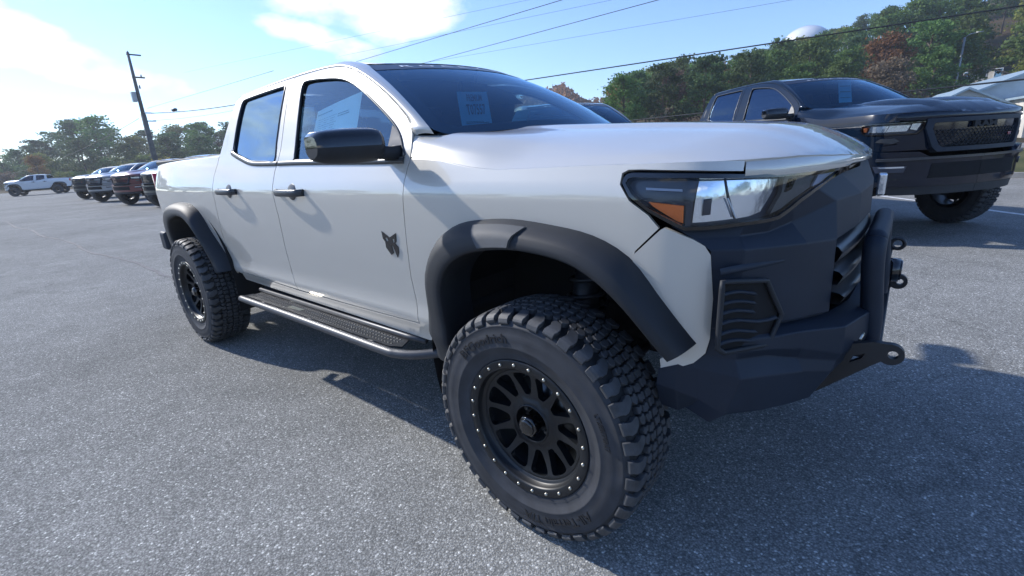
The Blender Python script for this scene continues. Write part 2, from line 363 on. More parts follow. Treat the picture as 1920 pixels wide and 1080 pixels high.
GAP = [(-.69, 1.442), (-.709, 1.472), (-.744, 1.505), (-.82, 1.556), (-.913, 1.612), (-1.022, 1.669), (-1.133, 1.721), (-1.23, 1.758), (-1.318, 1.784), (-1.416, 1.803), (-1.522, 1.815), (-1.631, 1.821), (-1.80, 1.824), (-2.02, 1.822), (-2.26, 1.813), (-2.48, 1.803), (-2.60, 1.797), (-2.64, 1.790), (-2.662, 1.770)]
CABREAR = [(-2.687, 1.70), (-2.708, 1.62), (-2.728, 1.54), (-2.745, 1.47), (-2.757, 1.425)]
BEDL = [(-2.760, 1.38), (-2.792, 1.30), (-2.795, 1.22), (-2.797, 1.139), (-2.825, 1.006), (-2.858, .85), (-2.870, .74), (-2.850, .67), (-2.80, .625), (-2.72, .618)]
FWIN = [(-1.737, 1.760), (-1.712, 1.773), (-1.62, 1.770), (-1.443, 1.752), (-1.333, 1.734), (-1.246, 1.709), (-1.156, 1.671), (-1.034, 1.609), (-.909, 1.537), (-.814, 1.477), (-.759, 1.428), (-.728, 1.384), (-.714, 1.342), (-.922, 1.345), (-1.281, 1.354), (-1.640, 1.362), (-1.655, 1.372), (-1.681, 1.474), (-1.706, 1.614), (-1.73, 1.713)]
RWIN = [(-2.535, 1.757), (-2.502, 1.768), (-2.284, 1.777), (-2.102, 1.781), (-1.985, 1.782), (-1.955, 1.776), (-1.942, 1.724), (-1.925, 1.576), (-1.912, 1.46), (-1.890, 1.367), (-1.994, 1.367), (-2.205, 1.376), (-2.359, 1.406), (-2.516, 1.442), (-2.539, 1.528), (-2.545, 1.644), (-2.544, 1.728)]
BL = [(-1.900, 1.822), (-1.890, 1.74), (-1.877, 1.66), (-1.862, 1.55), (-1.845, 1.42), (-1.850, 1.36), (-1.868, 1.31), (-1.872, 1.23), (-1.868, 1.14), (-1.865, 1.05), (-1.878, .95), (-1.896, .84), (-1.902, .71), (-1.862, .612)]
DF = [(-.682, 1.425), (-.670, 1.38), (-.666, 1.33), (-.684, 1.248), (-.684, 1.217), (-.706, 1.039), (-.730, .833), (-.724, .618)]
G2 = .0035
def shift(L, dx, dz=0): return [(a + dx, b + dz) for a, b in L]
FO = [(-.632, .50), (-.624, .563), (-.617, .664), (-.608, .762), (-.595, .858), (-.563, .929), (-.512, 1.0), (-.451, 1.053), (-.364, 1.092), (-.253, 1.111), (-.105, 1.119), (.067, 1.105), (.181, 1.087), (.269, 1.054), (.335, 1.006), (.40, .921), (.456, .844), (.497, .785)]
FI = [(-.430, .50), (-.432, .567), (-.440, .63), (-.444, .726), (-.433, .837), (-.394, .915), (-.328, .973), (-.23, 1.011), (-.082, 1.033), (.047, 1.031), (.162, 1.012), (.25, .97), (.316, .918), (.37, .86), (.415, .80), (.448, .752)]
RO = [(-4.09, .62), (-4.12, .80), (-4.07, .95), (-3.92, 1.055), (-3.66, 1.100), (-3.40, 1.104), (-3.25, 1.078), (-3.15, 1.015), (-3.06, .899), (-2.937, .76), (-2.83, .625)]
RI = [(-3.83, .62), (-3.815, .80), (-3.76, .90), (-3.66, .972), (-3.45, 1.012), (-3.29, 1.008), (-3.19, .965), (-3.10, .885), (-3.02, .762), (-2.955, .64), (-2.94, .615)]
TRUCKR = .423

# ------------------------------------------------------------------ wheel: a part with tyre, tread, rim, hub cap and bolts below it
WW = .265
def make_wheel_meshes():
    out = {}
    g = Geo()   # carcass
    half = [(.236, .024), (.252, .012), (.262, .004), (.272, .0065), (.285, -.002), (.300, -.008), (.303, -.0105), (.306, -.009), (.330, -.0115), (.350, -.010), (.372, -.003), (.375, -.005), (.378, -.001), (.392, .006), (.401, .020), (.405, .045), (.4065, .09), (.407, WW / 2)]
    prof = half + [(r_, WW - y) for r_, y in reversed(half[:-1])]
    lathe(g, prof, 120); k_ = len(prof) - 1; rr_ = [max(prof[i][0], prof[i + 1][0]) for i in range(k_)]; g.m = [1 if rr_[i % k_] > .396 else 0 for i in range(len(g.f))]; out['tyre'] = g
    # tread blocks: lateral coordinate q from the centre outwards, q > .118 runs down the sidewall
    rq = pchip([0, .06, .10, .118, .132, .146, .160], [.423, .4225, .420, .4165, .409, .398, .385]); wq = pchip([0, .06, .10, .118, .132, .146, .160], [.1325, .0725, .0325, .0155, .0035, -.0045, -.0085])
    rb = pchip([0, .06, .10, .118, .132, .146, .160], [.406, .4055, .4045, .401, .395, .387, .380]); wb = pchip([0, .06, .10, .118, .132, .146, .160], [.1325, .0725, .0325, .019, .010, .002, -.0035])
    g = Geo(); NP = 42; dth = 2 * PI / NP
    def prism(poly, side, ph, top=1.0):
        poly = [np.array(p, float) for p in poly]; n = len(poly); v = []
        c = sum(poly) / n; poly = [c + (p - c) * np.array([.91, .95]) for p in poly]
        for lvl in (0, 1, 2):
            for p in poly:
                s_ = .985 if lvl == 2 else 1.0
                q = p if lvl < 2 else c + (p - c) * .93
                u, qq = q; qa = min(abs(qq), .160); th = (u + ph) * dth
                if lvl == 0: r_, w_ = float(rb(qa)), float(wb(qa))
                else:
                    r1, w1, r0_, w0 = float(rq(qa)), float(wq(qa)), float(rb(qa)), float(wb(qa)); k = .86 if lvl == 1 else 1.0
                    r_, w_ = r0_ + (r1 - r0_) * k * top, w0 + (w1 - w0) * k * top
                if (qq < 0) != (side < 0): w_ = WW - w_
                v.append((r_ * math.cos(th), w_, r_ * math.sin(th)))
        f = []
        for a in (0, 1):
            for i in range(n):
                j = (i + 1) % n; f.append((a * n + i, a * n + j, (a + 1) * n + j, (a + 1) * n + i))
        # cap split down the middle so that long lugs follow the curve of the shoulder
        h = n // 2; 
        for i in range(h - 1 if n % 2 == 0 else h):
            q = (2 * n + i, 2 * n + i + 1, 2 * n + n - 2 - i, 2 * n + n - 1 - i)
            f.append(q if len(set(q)) == 4 else tuple(dict.fromkeys(q)))
        g.add(v, f)
    lugA = [(.03, .160), (.06, .146), (.05, .134), (-.03, .122), (-.02, .106), (.10, .092), (.24, .080), (.30, .074), (.62, .068), (.76, .076), (.80, .088), (.70, .100), (.66, .112), (.72, .124), (.80, .134), (.80, .146), (.78, .160)]
    lugB = [(.05, .150), (.07, .142), (.06, .134), (-.02, .122), (-.01, .106), (.08, .096), (.20, .084), (.26, .080), (.60, .074), (.72, .082), (.76, .092), (.68, .102), (.65, .112), (.70, .124), (.77, .134), (.77, .142), (.76, .150)]
    midA = [(.02, .066), (-.08, .054), (.06, .044), (.16, .040), (.44, .042), (.50, .050), (.40, .058), (.46, .068), (.20, .072)]
    midB = [(.54, .066), (.48, .057), (.58, .050), (.54, .042), (.78, .036), (.88, .042), (.80, .052), (.90, .060), (.74, .066)]
    cenA = [(.10, .034), (-.06, .026), (.04, .016), (-.04, .004), (.36, .000), (.44, .010), (.34, .018), (.44, .028), (.36, .036)]
    cenB = [(.52, .036), (.50, .028), (.42, .019), (.52, .010), (.46, .001), (.82, .003), (.90, .014), (.80, .024), (.88, .032)]
    for i in range(NP):
        for side in (1, -1):
            ph = i + (0 if side > 0 else .5)
            prism(lugA if i % 2 else lugB, side, ph)
            for b_ in (midA, midB, cenA, cenB): prism([(x, y + .003) for x, y in b_], side, ph + (.12 if b_ in (midA, midB) else 0))
    out['tread'] = g
    # shallow sidewall lugs between the shoulder blocks
    txts = []
    def ring_text(txt, rad, size, cdeg, track=1.0, flip=False):
        v, f = text_geo(txt, size, .0016, 2, .0006)
        v = v.copy(); x = v[:, 0] * track; y = v[:, 1]; zz = v[:, 2]
        th = R(cdeg) + (x / rad if flip else -x / rad) * 1.0; rr = rad + (y if not flip else -y)
        base = -.0105 - np.clip((rr - .306) / .03, 0, 1) * .001 + np.clip((rr - .352) / .02, 0, 1) * .006
        # seen from the outside (looking along +y) text runs clockwise
        P = np.c_[rr * np.cos(th), base - .0006 - (zz + .0016) * .45, rr * np.sin(th)]
        txts.append((P, [tuple(reversed(q)) for q in f]))
    # outside view: x forward is to the viewer's right, z up; angle falls clockwise
    ring_text('BFGoodrich', .334, .046, 118, 1.12)
    ring_text('All-Terrain T/A', .334, .044, -64, 1.12)
    ring_text('LT285/70R17', .3335, .022, 20, 1.0)
    out['sidewall_lettering'] = txts
    g = Geo()   # barrel, bead ring and lip
    lathe(g, [(.244, .020), (.2525, .016), (.2545, .010), (.2535, .0045), (.250, .003), (.2245, .0035), (.2215, .006), (.2185, .012), (.2185, .030), (.214, .034), (.207, .036), (.2045, .040), (.204, .13), (.196, .20), (.196, .262)], 96)
    out['rim_ring'] = g
    # twelve-window face
    def face(u, v):
        r_ = np.hypot(u, v); return u, .058 + .016 * np.clip((r_ - .10) / .10, 0, 1) ** 2 * -1.3 - .010 * np.clip((.095 - r_) / .02, 0, 1), v
    circ = lambda r_, n: [(r_ * math.cos(2 * PI * i / n), r_ * math.sin(2 * PI * i / n)) for i in range(n)]
    holes = []
    for k in range(12):
        a = R(30 * k + 9); pts = [(-.62, .113), (-.40, .107), (.40, .107), (.62, .113), (.95, .150), (1.06, .178), (1.0, .188), (.75, .1935), (0, .195), (-.75, .1935), (-1.0, .188), (-1.06, .178), (-.95, .150)]
        holes.append([(r_ * math.cos(a + t * R(11.2)), r_ * math.sin(a + t * R(11.2))) for t, r_ in pts])
    holes.append(circ(.066, 36))
    g = panel(face, circ(.2047, 72), holes, step=.02, edge=.012, skirt=.02, hskirt=.030, out=(0, -1, 0))
    lathe(g, [(.066, .046), (.0685, .044), (.071, .0455), (.074, .051)], 48)
    lathe(g, [(.066, .048), (.066, .098), (.030, .100), (.0, .100)], 40)
    out['spoke_face'] = g
    g = Geo()   # centre cap with its hexagon neck
    lathe(g, [(.040, .100), (.038, .062), (.040, .056), (.0415, .030), (.040, .024), (.036, .021), (.020, .0195), (0, .019)], 6)
    lathe(g, [(.030, .024), (.031, .018), (.029, .0135), (.020, .0115), (0, .011)], 28)
    out['centre_cap'] = g
    g = Geo()
    for k in range(6):
        a = R(60 * k + 20); lathe(g, [(.0095, .098), (.0095, .076), (.007, .072), (0, .071)], 6, 0, .0535 * math.cos(a), .0535 * math.sin(a))
    out['lug_nuts'] = g
    g = Geo(); lathe(g, [(.0058, .0045), (.0058, -.0005), (.0042, -.0025), (0, -.003)], 10); out['bolt'] = g
    g = Geo(); lathe(g, [(.0, .118), (.150, .120), (.152, .132), (0, .134)], 40); lathe(g, [(.07, .134), (.075, .16), (.08, .26), (0, .262)], 20); out['brake_disc'] = g
    return out
_wm = make_wheel_meshes(); _wmesh = {}
WM = dict(tyre='rubber', tread='tread', sidewall_lettering='letter', rim_ring='rim', spoke_face='rim', centre_cap='gloss_black', lug_nuts='rimlip', bolt='steel', brake_disc='rimlip')
def wheel(parent, x, y, z, left=False, detail=True, rot=0.0, steer=0.0, scale=(1, 1, 1)):
    e = empty('wheel', (x, y, z), 0, parent=parent); e.rotation_euler = (0, rot, (PI if left else 0) + steer); e.scale = scale
    keys = ['tyre', 'tread', 'rim_ring', 'spoke_face', 'centre_cap', 'brake_disc'] + (['lug_nuts'] if detail else [])
    for k in keys:
        if k not in _wmesh:
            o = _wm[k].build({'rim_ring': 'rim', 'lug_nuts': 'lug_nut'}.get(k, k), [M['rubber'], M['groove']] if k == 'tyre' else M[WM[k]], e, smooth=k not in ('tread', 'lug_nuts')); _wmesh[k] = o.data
            if k in ('tyre', 'rim_ring', 'spoke_face', 'centre_cap'):
                pass
        else:
            o = bpy.data.objects.new({'rim_ring': 'rim', 'lug_nuts': 'lug_nut'}.get(k, k), _wmesh[k]); COL.objects.link(o); o.parent = e
    if detail and x > -1 and not left:
        for P_, f_ in _wm['sidewall_lettering']: letters('sidewall_letter', P_, f_, M['letter'], e)
    if detail:
        if 'bolt' not in _wmesh: _wmesh['bolt'] = None
        for i in range(24):
            a = 2 * PI * (i + .4) / 24
            if _wmesh['bolt'] is None:
                o = _wm['bolt'].build('bolt', M['steel'], e); _wmesh['bolt'] = o.data
            else: o = bpy.data.objects.new('bolt', _wmesh['bolt']); COL.objects.link(o); o.parent = e
            o.location = (.2375 * math.cos(a), 0, .2375 * math.sin(a))
    return e

# ------------------------------------------------------------------ truck body shared by every pickup in the lot
def both(root, name, g, mats, sub=None, bev=None):
    """right-hand part and its mirror image; returns both"""
    a = g.build(name, mats, root if sub is None else sub[0]); b = g.mirrored().build(name, mats, root if sub is None else sub[1]); return a, b
def make_body(root, paint, style):
    P = [paint, M['seal']]
    st = .035 if style == 'main' else .06
    # ---- front fender
    arch = [(x - .30, z) for x, z in [(-.60, .60), (-.585, .80), (-.545, .92), (-.49, .99), (-.40, 1.05), (-.25, 1.08), (-.10, 1.09), (.06, 1.075), (.17, 1.055), (.26, 1.02), (.32, .985)]]
    if style == 'main':
        low = [(.022, 1.012), (.029, 1.047), (.097, 1.116), (.067, 1.150), (.012, 1.188), (-.020, 1.232), (-.018, 1.262), (0, 1.2705)]
        aend = .300
        low += [(.035, 1.2705), (.174, 1.264), (.300, 1.2555)]
    else:
        low = [(.02, .98), (.06, .93), (.12, .93), (.22, .985), (.34, 1.0), (.34, 1.075), (.16, 1.075), (.06, 1.080), (.0, 1.10), (-.02, 1.15), (.0, 1.19), (.10, 1.20), (.34, 1.205)]
        aend = .34
    top = [(a, float(CREASE(.30 + a)) if a < .3 else 1.28) for a in np.linspace(aend, -.960, 30)]
    door = [(x - .30 + .004, z) for x, z in DF[2:]]
    outl = [(door[-1][0], .60)] + arch + low + top + door[0:-1]
    g = panel(bodyf(), outl, step=st, edge=st * .8, skirt=.012)
    rows = []
    for x in np.linspace(-.655, .545, 34):
        a = x - .30; zc = float(CREASE(x)) if a < .3 else 1.28; p0 = np.array([float(v) for v in body(a, zc)]); ys = float(SEAM(x))
        if a > 0: ys = min(ys, abs(p0[1]) - .008)
        ys = min(ys, abs(p0[1]) - .003)
        zs = float(hood_z(p0[0], ys)[0]); row = []
        for t in np.linspace(0, 1, 6):
            y = abs(p0[1]) + (ys - abs(p0[1])) * t; zz = float(hood_z(p0[0], y)[0]); k = max(0, 1 - t * 3) if a > 0 else float(t == 0)
            row.append((p0[0], -y, zz * (1 - k) + (zc) * k))
        row.append((p0[0], -(ys - .002), zs - .02)); rows.append(row)
    loft(g, rows, 0, flip=True)
    # upper corner behind the seam, up to the windscreen pillar
    both(root, 'fender', g, P)
    # ---- hood
    o_ = [(-.555 + .0, .0)]
    side = [(-.556, .800), (-.60, .816), (-.64, .829), (-.677, .842), (-.670, .862), (-.663, .8855)] + [(x, abs(float(body(x - .30, float(CREASE(x)))[1])) - .0035) for x in np.linspace(-.64, .20, 24)]
    aa = np.linspace(.0, AMAX, 24)[1:]
    nose = [(float(_PX(a)), float(_PY(a) * SEC(1.27) / .93) - .010 * max(0, 1 - a / .4)) for a in aa]
    nose = [(x, y) for x, y in nose if x > .22]
    rear = [(-.395 - .145 * (y / .8) ** 2, y) for y in np.linspace(0, .79, 10)]
    half = rear + side + nose
    full = [(x, -y) for x, y in half] + [(x, y) for x, y in reversed(half[1:-1])]
    g = panel(lambda x, y: (x, y, hood_z(x, y)), full, step=.026, edge=.03, skirt=.02, out=(0, 0, 1))
    # front lip that turns down over the lamps and grille
    rows = []
    for a in np.linspace(.304, AMAX, 26):
        zt = 1.256 + .023 * min(1, float(_PY(a)) / .65); zl = 1.244 if style == 'main' else 1.215
        zl = zl - (.006 if .38 < a < .8 else 0)
        row = [body(a, zt, -.004), body(a, zt - .004, .001), body(a, zl, .004), body(a, zl - .003, .001), body(a, zl, -.03)]; rows.append([tuple(float(c) for c in p) for p in row])
    g2 = Geo(); loft(g2, rows); g.join(g2).join(g2.mirrored())
    g.build('hood', P, root)
    # cowl between hood and glass
    g = Geo(); rows = []
    for s_ in np.linspace(-1.02, 1.02, 21):
        b = wsf(-.01)(np.array([s_]), np.array([.03]))[:, 0]; x1 = -.385 - .145 * (s_) ** 2; rows.append([tuple(b), (b[0] + .06, b[1], b[2] - .030), (x1 + .05, b[1], b[2] - .05)])
    loft(g, rows, flip=True); g.build('cowl_panel', M['plastic'], root)
    # ---- doors
    dgap = GAP[:14]
    fr = [(-.684, 1.432)] + GAP[0:13] + [(BL[0][0] + G2, 1.823)] + shift(BL[1:], G2) + [(-1.235, .610), (-.724, .618)] + list(reversed(DF[:-1]))[:-1]
    rr_ = [(BL[0][0] - G2, 1.823)] + GAP[13:] + CABREAR + shift(BEDL, G2)[:-1] + [(-2.70, .612), (-2.66, .632)] + list(reversed(shift(BL[1:], -G2)))
    fd = both(root, 'front_door', panel(sidef(), fr, [FWIN], st, .012, edge=st * .7, ms=1, hskirt=.015), P)
    rd = both(root, 'rear_door', panel(sidef(), rr_, [RWIN], st, .012, edge=st * .7, ms=1, hskirt=.015), P)
    both(root, 'window_glass', panel(sidef(-.010), FWIN, [], .08, 0, edge=.05), M['front_glass'] if style == 'main' else M['privacy_glass'], fd)
    both(root, 'window_glass', panel(sidef(-.010), RWIN, [], .08, 0, edge=.05), M['side_glass'] if style == 'main' else M['privacy_glass'], rd)
    # belt moulding under the windows
    for dd, pts in ((fd, [(-1.838, 1.352), (-1.64, 1.350), (-1.281, 1.342), (-.922, 1.333), (-.70, 1.330)]), (rd, [(-2.552, 1.447), (-2.522, 1.432), (-2.36, 1.394), (-2.205, 1.364), (-1.994, 1.355), (-1.856, 1.353)])):
        g = Geo(); c = smooth_path(pts, 4); rows = []
        for x, z in c: rows.append([(x, -(float(SEC(z + .014)) - .002), z + .014), (x, -(float(SEC(z + .012)) + .006), z + .010), (x, -(float(SEC(z - .012)) + .007), z - .011), (x, -(float(SEC(z - .014)) - .002), z - .014)])
        loft(g, rows, flip=True); both(root, 'belt_moulding', g, M['trim'], dd)
    # window surround lip
    for dd, W_ in ((fd, FWIN), (rd, RWIN)):
        g = Geo(); c = smooth_path(W_, 3, True); pts = [(x, -(float(SEC(z)) + .0005), z) for x, z in c]; tube(g, pts, .0055, 6, closed=True); both(root, 'window_seal', g, M['trim'], dd)
    # sail panel that carries the mirror
    sail = [(-.845, 1.348), (-.842, 1.478), (-.814, 1.462), (-.766, 1.421), (-.736, 1.381), (-.722, 1.346)]
    both(root, 'mirror_sail', panel(sidef(-.008), sail, [], .05, .01), M['trim'], fd)
    # ---- rocker
    g = panel(sidef(-.002), [(-2.70, .627), (-1.87, .601), (-1.235, .604), (-.70, .612), (-.60, .60), (-.60, .552), (-.70, .525), (-1.29, .535), (-1.93, .545), (-2.72, .560)], [], .04, .03)
    both(root, 'rocker_panel', g, P)
    # ---- pillars, roof rail and roof in one skin
    W = wsf(0.004)
    tt = [.055, .10, .155, .245, .36, .49, .63, .80, 1.0]
    inner = [tuple(W(np.array([-1.045 - .0 * t]), np.array([t]))[:, 0]) for t in tt]
    def rail(x): 
        zc = float(np.interp(x, [-2.70, -2.3, -1.8, -1.4, -1.25], [1.822, 1.838, 1.847, 1.838, 1.806])); yy = float(np.interp(x, [-2.70, -2.3, -1.4, -1.245], [.60, .615, .612, .620])); return (x, -yy, zc)
    gap = [(x, z) for x, z in GAP]
    outer = [(x - .0, -(float(SEC(z)) - .001), z + .003) for x, z in gap]
    inn = inner[:9] + [rail(x) for x, z in gap[9:]]; inn = inn[:len(outer)]
    inn[8] = tuple((np.array(W(np.array([-1.045]), np.array([1.0]))[:, 0]) + np.array([-.05, 0, .008])))
    inn[7] = tuple(W(np.array([-1.045]), np.array([1.0]))[:, 0])
    inn = [inner[0], inner[1], inner[2], inner[3], inner[4], inner[5], inner[6]] + [tuple(W(np.array([-1.045]), np.array([.86]))[:, 0]), tuple(W(np.array([-1.045]), np.array([1.0]))[:, 0])] + [rail(x) for x, z in gap[9:]]
    rows = []
    for o1, i1 in zip(outer, inn):
        o1 = np.array(o1); i1 = np.array(i1); ctrl = (o1 + i1) / 2 + np.array([.004, -.010, .014])
        rows.append([tuple(o1 + np.array([0, .02, -.004]))] + [tuple((1 - t) ** 2 * o1 + 2 * t * (1 - t) * ctrl + t * t * i1) for t in (0, .2, .4, .6, .8, 1)])
    rows.insert(0, [tuple(np.array(p) + np.array([.012, .006, -.022])) for p in rows[0]])
    g = Geo(); rr2 = [np.array(r_) for r_ in rows]; dense = []
    R2 = np.array(rows); cols = [smooth_path(R2[:, k], 3) for k in range(R2.shape[1])]
    rows = [[tuple(c[i]) for c in cols] for i in range(len(cols[0]))]
    loft(g, rows, flip=True)
    # inward return at the glass edge
    # roof
    ne = 13; xs = np.linspace(0, 1, 20); rows = []
    for q in np.linspace(-1, 1, 25):
        row = []
        for p in xs:
            s_ = q * 1.045; T = wsf(.004)(np.array([s_]), np.array([1.0]))[:, 0]; xf = T[0]; x = xf + (-2.70 - xf) * p
            yl = abs(rail(x)[1]) if x < -1.3 else float(np.interp(x, [-1.40, T[0]], [.612, abs(T[1]) / max(abs(q), 1e-6) if abs(q) > .01 else .624])) if False else float(np.interp(-x, [1.10, 1.245, 1.40, 2.3, 2.70], [.624, .6237, .614, .615, .60]))
            y = q * yl; zr = float(np.interp(x, [-2.70, -2.3, -1.8, -1.4, -1.25, -1.10], [1.822, 1.838, 1.847, 1.832, 1.806, 1.80])); cr_ = .022 * min(1, p * 4)
            z = zr + cr_ * (1 - abs(q) ** 2.5)
            if p == 0: z = T[2]; y = T[1]
            row.append((x, y, z))
        rows.append(row)
    gm = g.mirrored(); g.join(gm); loft(g, rows, flip=True)
    # back of the cab with its window opening
    def back(y, z): return (-2.705 + .03 * (np.abs(y) / .8) ** 3 - (z - 1.43) * -.06, y, z)
    bo = [(-.86, 1.38), (-.85, 1.43), (-.80, 1.56), (-.74, 1.70), (-.68, 1.775), (-.60, 1.822), (0, 1.845), (.60, 1.822), (.68, 1.775), (.74, 1.70), (.80, 1.56), (.85, 1.43), (.86, 1.38), (.86, .75), (-.86, .75)]
    bh = [(-.62, 1.46), (-.56, 1.74), (0, 1.765), (.56, 1.74), (.62, 1.46)]
    g.join(panel(back, bo, [bh], .1, .01, out=(-1, 0, 0), ms=0))
    g.build('cab', P, root)
    panel(lambda y, z: (back(y, z)[0] + .01, y, z), bh, [], .2, 0, out=(-1, 0, 0)).build('rear_window', M['side_glass'], root)
    # ---- windscreen
    wo = [(-1.045, .10), (-1.045, .30), (-1.045, .6), (-1.045, .985), (-1.0, .998), (1.0, .998), (1.045, .985), (1.045, .6), (1.045, .10), (1.03, .05), (1.0, .012), (.95, -.015), (-.95, -.015), (-1.0, .012), (-1.03, .05)]
    ws = panel(wsf(), wo, [], .12, 0, edge=.06, out=(.5, 0, .87)).build('windshield', M['screen'], root)
    g = panel(wsf(.0015), [(-1.03, .865), (1.03, .865), (1.04, .985), (-1.04, .985)], [], .06, 0, out=(.5, 0, .87)); b_ = g.build('windshield_banner', M['banner'], ws)
    g = Geo(); W5 = wsf(.0028); inn_ = [(-.965, .115), (-.965, .94), (.965, .94), (.965, .115), (.90, .06), (-.90, .06)]
    g = panel(wsf(-.001), wo, [inn_], .12, 0, edge=.06, out=(.5, 0, .87)); g.build('black_glass_border', M['seal'], ws)
    # ---- bed
    bs = [(-2.768, 1.424)] + shift(BEDL, -G2)[:-1] + [(-2.80, .600), (-2.84, .60), (-2.98, .78), (-3.08, .92), (-3.2, 1.02), (-3.36, 1.075), (-3.6, 1.075), (-3.83, 1.03), (-3.98, .94), (-4.04, .8), (-4.06, .62), (-4.46, .66), (-4.50, 1.10), (-4.505, 1.34), (-4.48, 1.385), (-4.40, 1.399), (-4.2, 1.407), (-3.5, 1.419), (-3.0, 1.424)]
    g = panel(sidef(), bs, [], st, .012, edge=st * .8); rows = []
    for x in np.linspace(-2.768, -4.46, 14):
        z = float(np.interp(-x, [2.768, 3.5, 4.2, 4.40, 4.46], [1.424, 1.419, 1.407, 1.399, 1.387])); y = float(SEC(z) * RT(x)); rows.append([(x, -y, z), (x, -(y - .015), z + .010), (x, -(y - .05), z + .012), (x, -(y - .08), z + .0), (x, -(y - .08), z - .3)])
    loft(g, rows, flip=False); both(root, 'bed_side', g, P)
    g = Geo(); g.box(-4.50, -4.46, -.78, .78, .74, 1.40); bevel(g.build('tailgate', P, root, smooth=True), .015)
    g = Geo(); g.box(-4.46, -2.79, -.80, .80, 1.405, 1.444); g.box(-4.46, -2.79, -.79, .79, .80, .84); bevel(g.build('tonneau_cover', M['plastic'], root), .012)
    g = panel(sidef(.004), [(-4.50, 1.12), (-4.43, 1.13), (-4.41, 1.25), (-4.43, 1.345), (-4.505, 1.345)], [], .04, .02); g.box(-4.525, -4.49, -.84, -.74, 1.12, 1.345); both(root, 'tail_light', g, M['red'])
    g = Geo(); g.box(-4.66, -4.50, -.88, .88, .62, .80); bevel(g.build('rear_bumper', M['bumper'], root), .03, 3)
    # ---- wheel wells, underbody
    for cx in (-.06, -3.39):
        g = Geo(); rows = []
        for i in range(25):
            a = R(-18 + 190 * i / 24) if cx < -1 else R(24 + 174 * i / 24); rx = .56 if cx > -1 else .60
            rows.append([(cx + rx * math.cos(a), y, .50 + .60 * math.sin(a)) for y in (-.925, -.86, -.42)])
        loft(g, rows, flip=False)
        e_ = [r_[-1] for r_ in rows]; g.add(e_, [tuple(range(len(e_)))]); both(root, 'wheel_well', g, M['liner'])
    g = Geo(); g.box(-4.40, .45, -.40, -.30, .50, .64); g.box(-2.70, -.62, -.84, .0, .56, .60); g.box(-2.5, -.8, -.3, -.0, .42, .56); both(root, 'chassis_rail', g, M['liner'])
    g = Geo(); tube(g, [(-3.34, -.95, TRUCKR), (-3.34, .95, TRUCKR)], .05, 12); tube(g, [(-3.34, -.16, TRUCKR), (-3.34, .16, TRUCKR)], .13, 14); g.build('rear_axle', M['liner'], root)
    for s_ in (-1, 1):
        g = Geo(); tube(g, [(0, s_ * .80, .40), (.06, s_ * .35, .46)], .035, 8); tube(g, [(-.18, s_ * .35, .46), (0, s_ * .80, .36)], .03, 8); tube(g, [(0, s_ * .72, .48), (-.02, s_ * .55, 1.02)], .055, 12); tube(g, [(.16, s_ * .78, .50), (.14, s_ * .30, .52)], .018, 8)
        for k in range(6): tube(g, [(.075 * math.cos(t) - .01, s_ * (.66 - k * .022) + .075 * math.sin(t), .62 + k * .062 + t * .0095) for t in np.linspace(0, 2 * PI, 13)], .010, 6)
        g.build('front_suspension', M['plate'], root)
    # ---- cabin
    g = Geo(); rows = []
    for y in np.linspace(-.78, .78, 13):
        b = 1.36 + .03 * (1 - (y / .78) ** 2) + .035 * math.exp(-((y - .38) / .16) ** 2); rows.append([(-.50 - .1 * (y / .78) ** 2, y, 1.39), (-.72, y, b + .015), (-.95, y, b + .02), (-1.02, y, b - .04), (-1.00, y, 1.0)])
    loft(g, rows, flip=True); bd = g.build('dashboard', M['dash'], root)
    g = Geo()
    g.box(-2.68, -.55, -.83, .83, .62, .70); g.box(-.62, -.55, -.80, .80, .70, 1.36)
    g.build('cabin_floor', M['dash'], root)
    g = Geo(); rows = [[(x, y, 1.775 - .10 * abs(y / .62) ** 4 - (.02 if x > -1.3 else 0)) for y in np.linspace(-.62, .62, 9)] for x in np.linspace(-2.60, -1.24, 5)]; loft(g, rows); g.build('headliner', M['headliner'], root)
    for (sx, sy, wd) in ((-1.55, -.38, .25), (-1.55, .38, .25), (-2.35, 0, .62)):
        g = Geo(); g.box(sx - .25, sx + .27, sy - wd, sy + wd, .90, 1.08); 
        v0 = len(g.v); g.add([(sx - .30 + dx, sy + dy * wd * .95, z) for z, dx0 in ((1.05, 0), (1.36, -.10), (1.52, -.14)) for dx, dy in ((dx0 + .07, -1), (dx0 + .07, 1), (dx0 - .06, 1), (dx0 - .06, -1))],
              [(i * 4 + k, i * 4 + (k + 1) % 4, (i + 1) * 4 + (k + 1) % 4, (i + 1) * 4 + k) for i in range(2) for k in range(4)] + [(8, 9, 10, 11)])
        se = g.build('seat', M['seat'], root); bevel(se, .04, 3)
        for hy in ([sy] if wd < .5 else [sy - .38, sy + .38]):
            g = Geo(); g.box(sx - .50, sx - .40, hy - .13, hy + .13, 1.54, 1.70); bevel(g.build('headrest', M['seat'], se), .03, 3)
    g = Geo(); tube(g, [(-1.13 + .07 * math.sin(t), .38 + .185 * math.cos(t), 1.28 + .17 * math.sin(t)) for t in np.linspace(0, 2 * PI, 25)[:-1]], .016, 8, closed=True)
    tube(g, [(-1.13, .20, 1.28), (-1.11, .38, 1.26), (-1.13, .56, 1.28)], .018, 8); tube(g, [(-1.11, .38, 1.26), (-.95, .38, 1.22)], .03, 8); g.build('steering_wheel', M['dash'], root)
    g = Geo(); g.box(-1.14, -1.11, -.11, .11, 1.675, 1.735); tube(g, [(-1.11, 0, 1.72), (-1.08, 0, 1.795)], .008, 6); bevel(g.build('rear_view_mirror', M['dash'], root), .01)
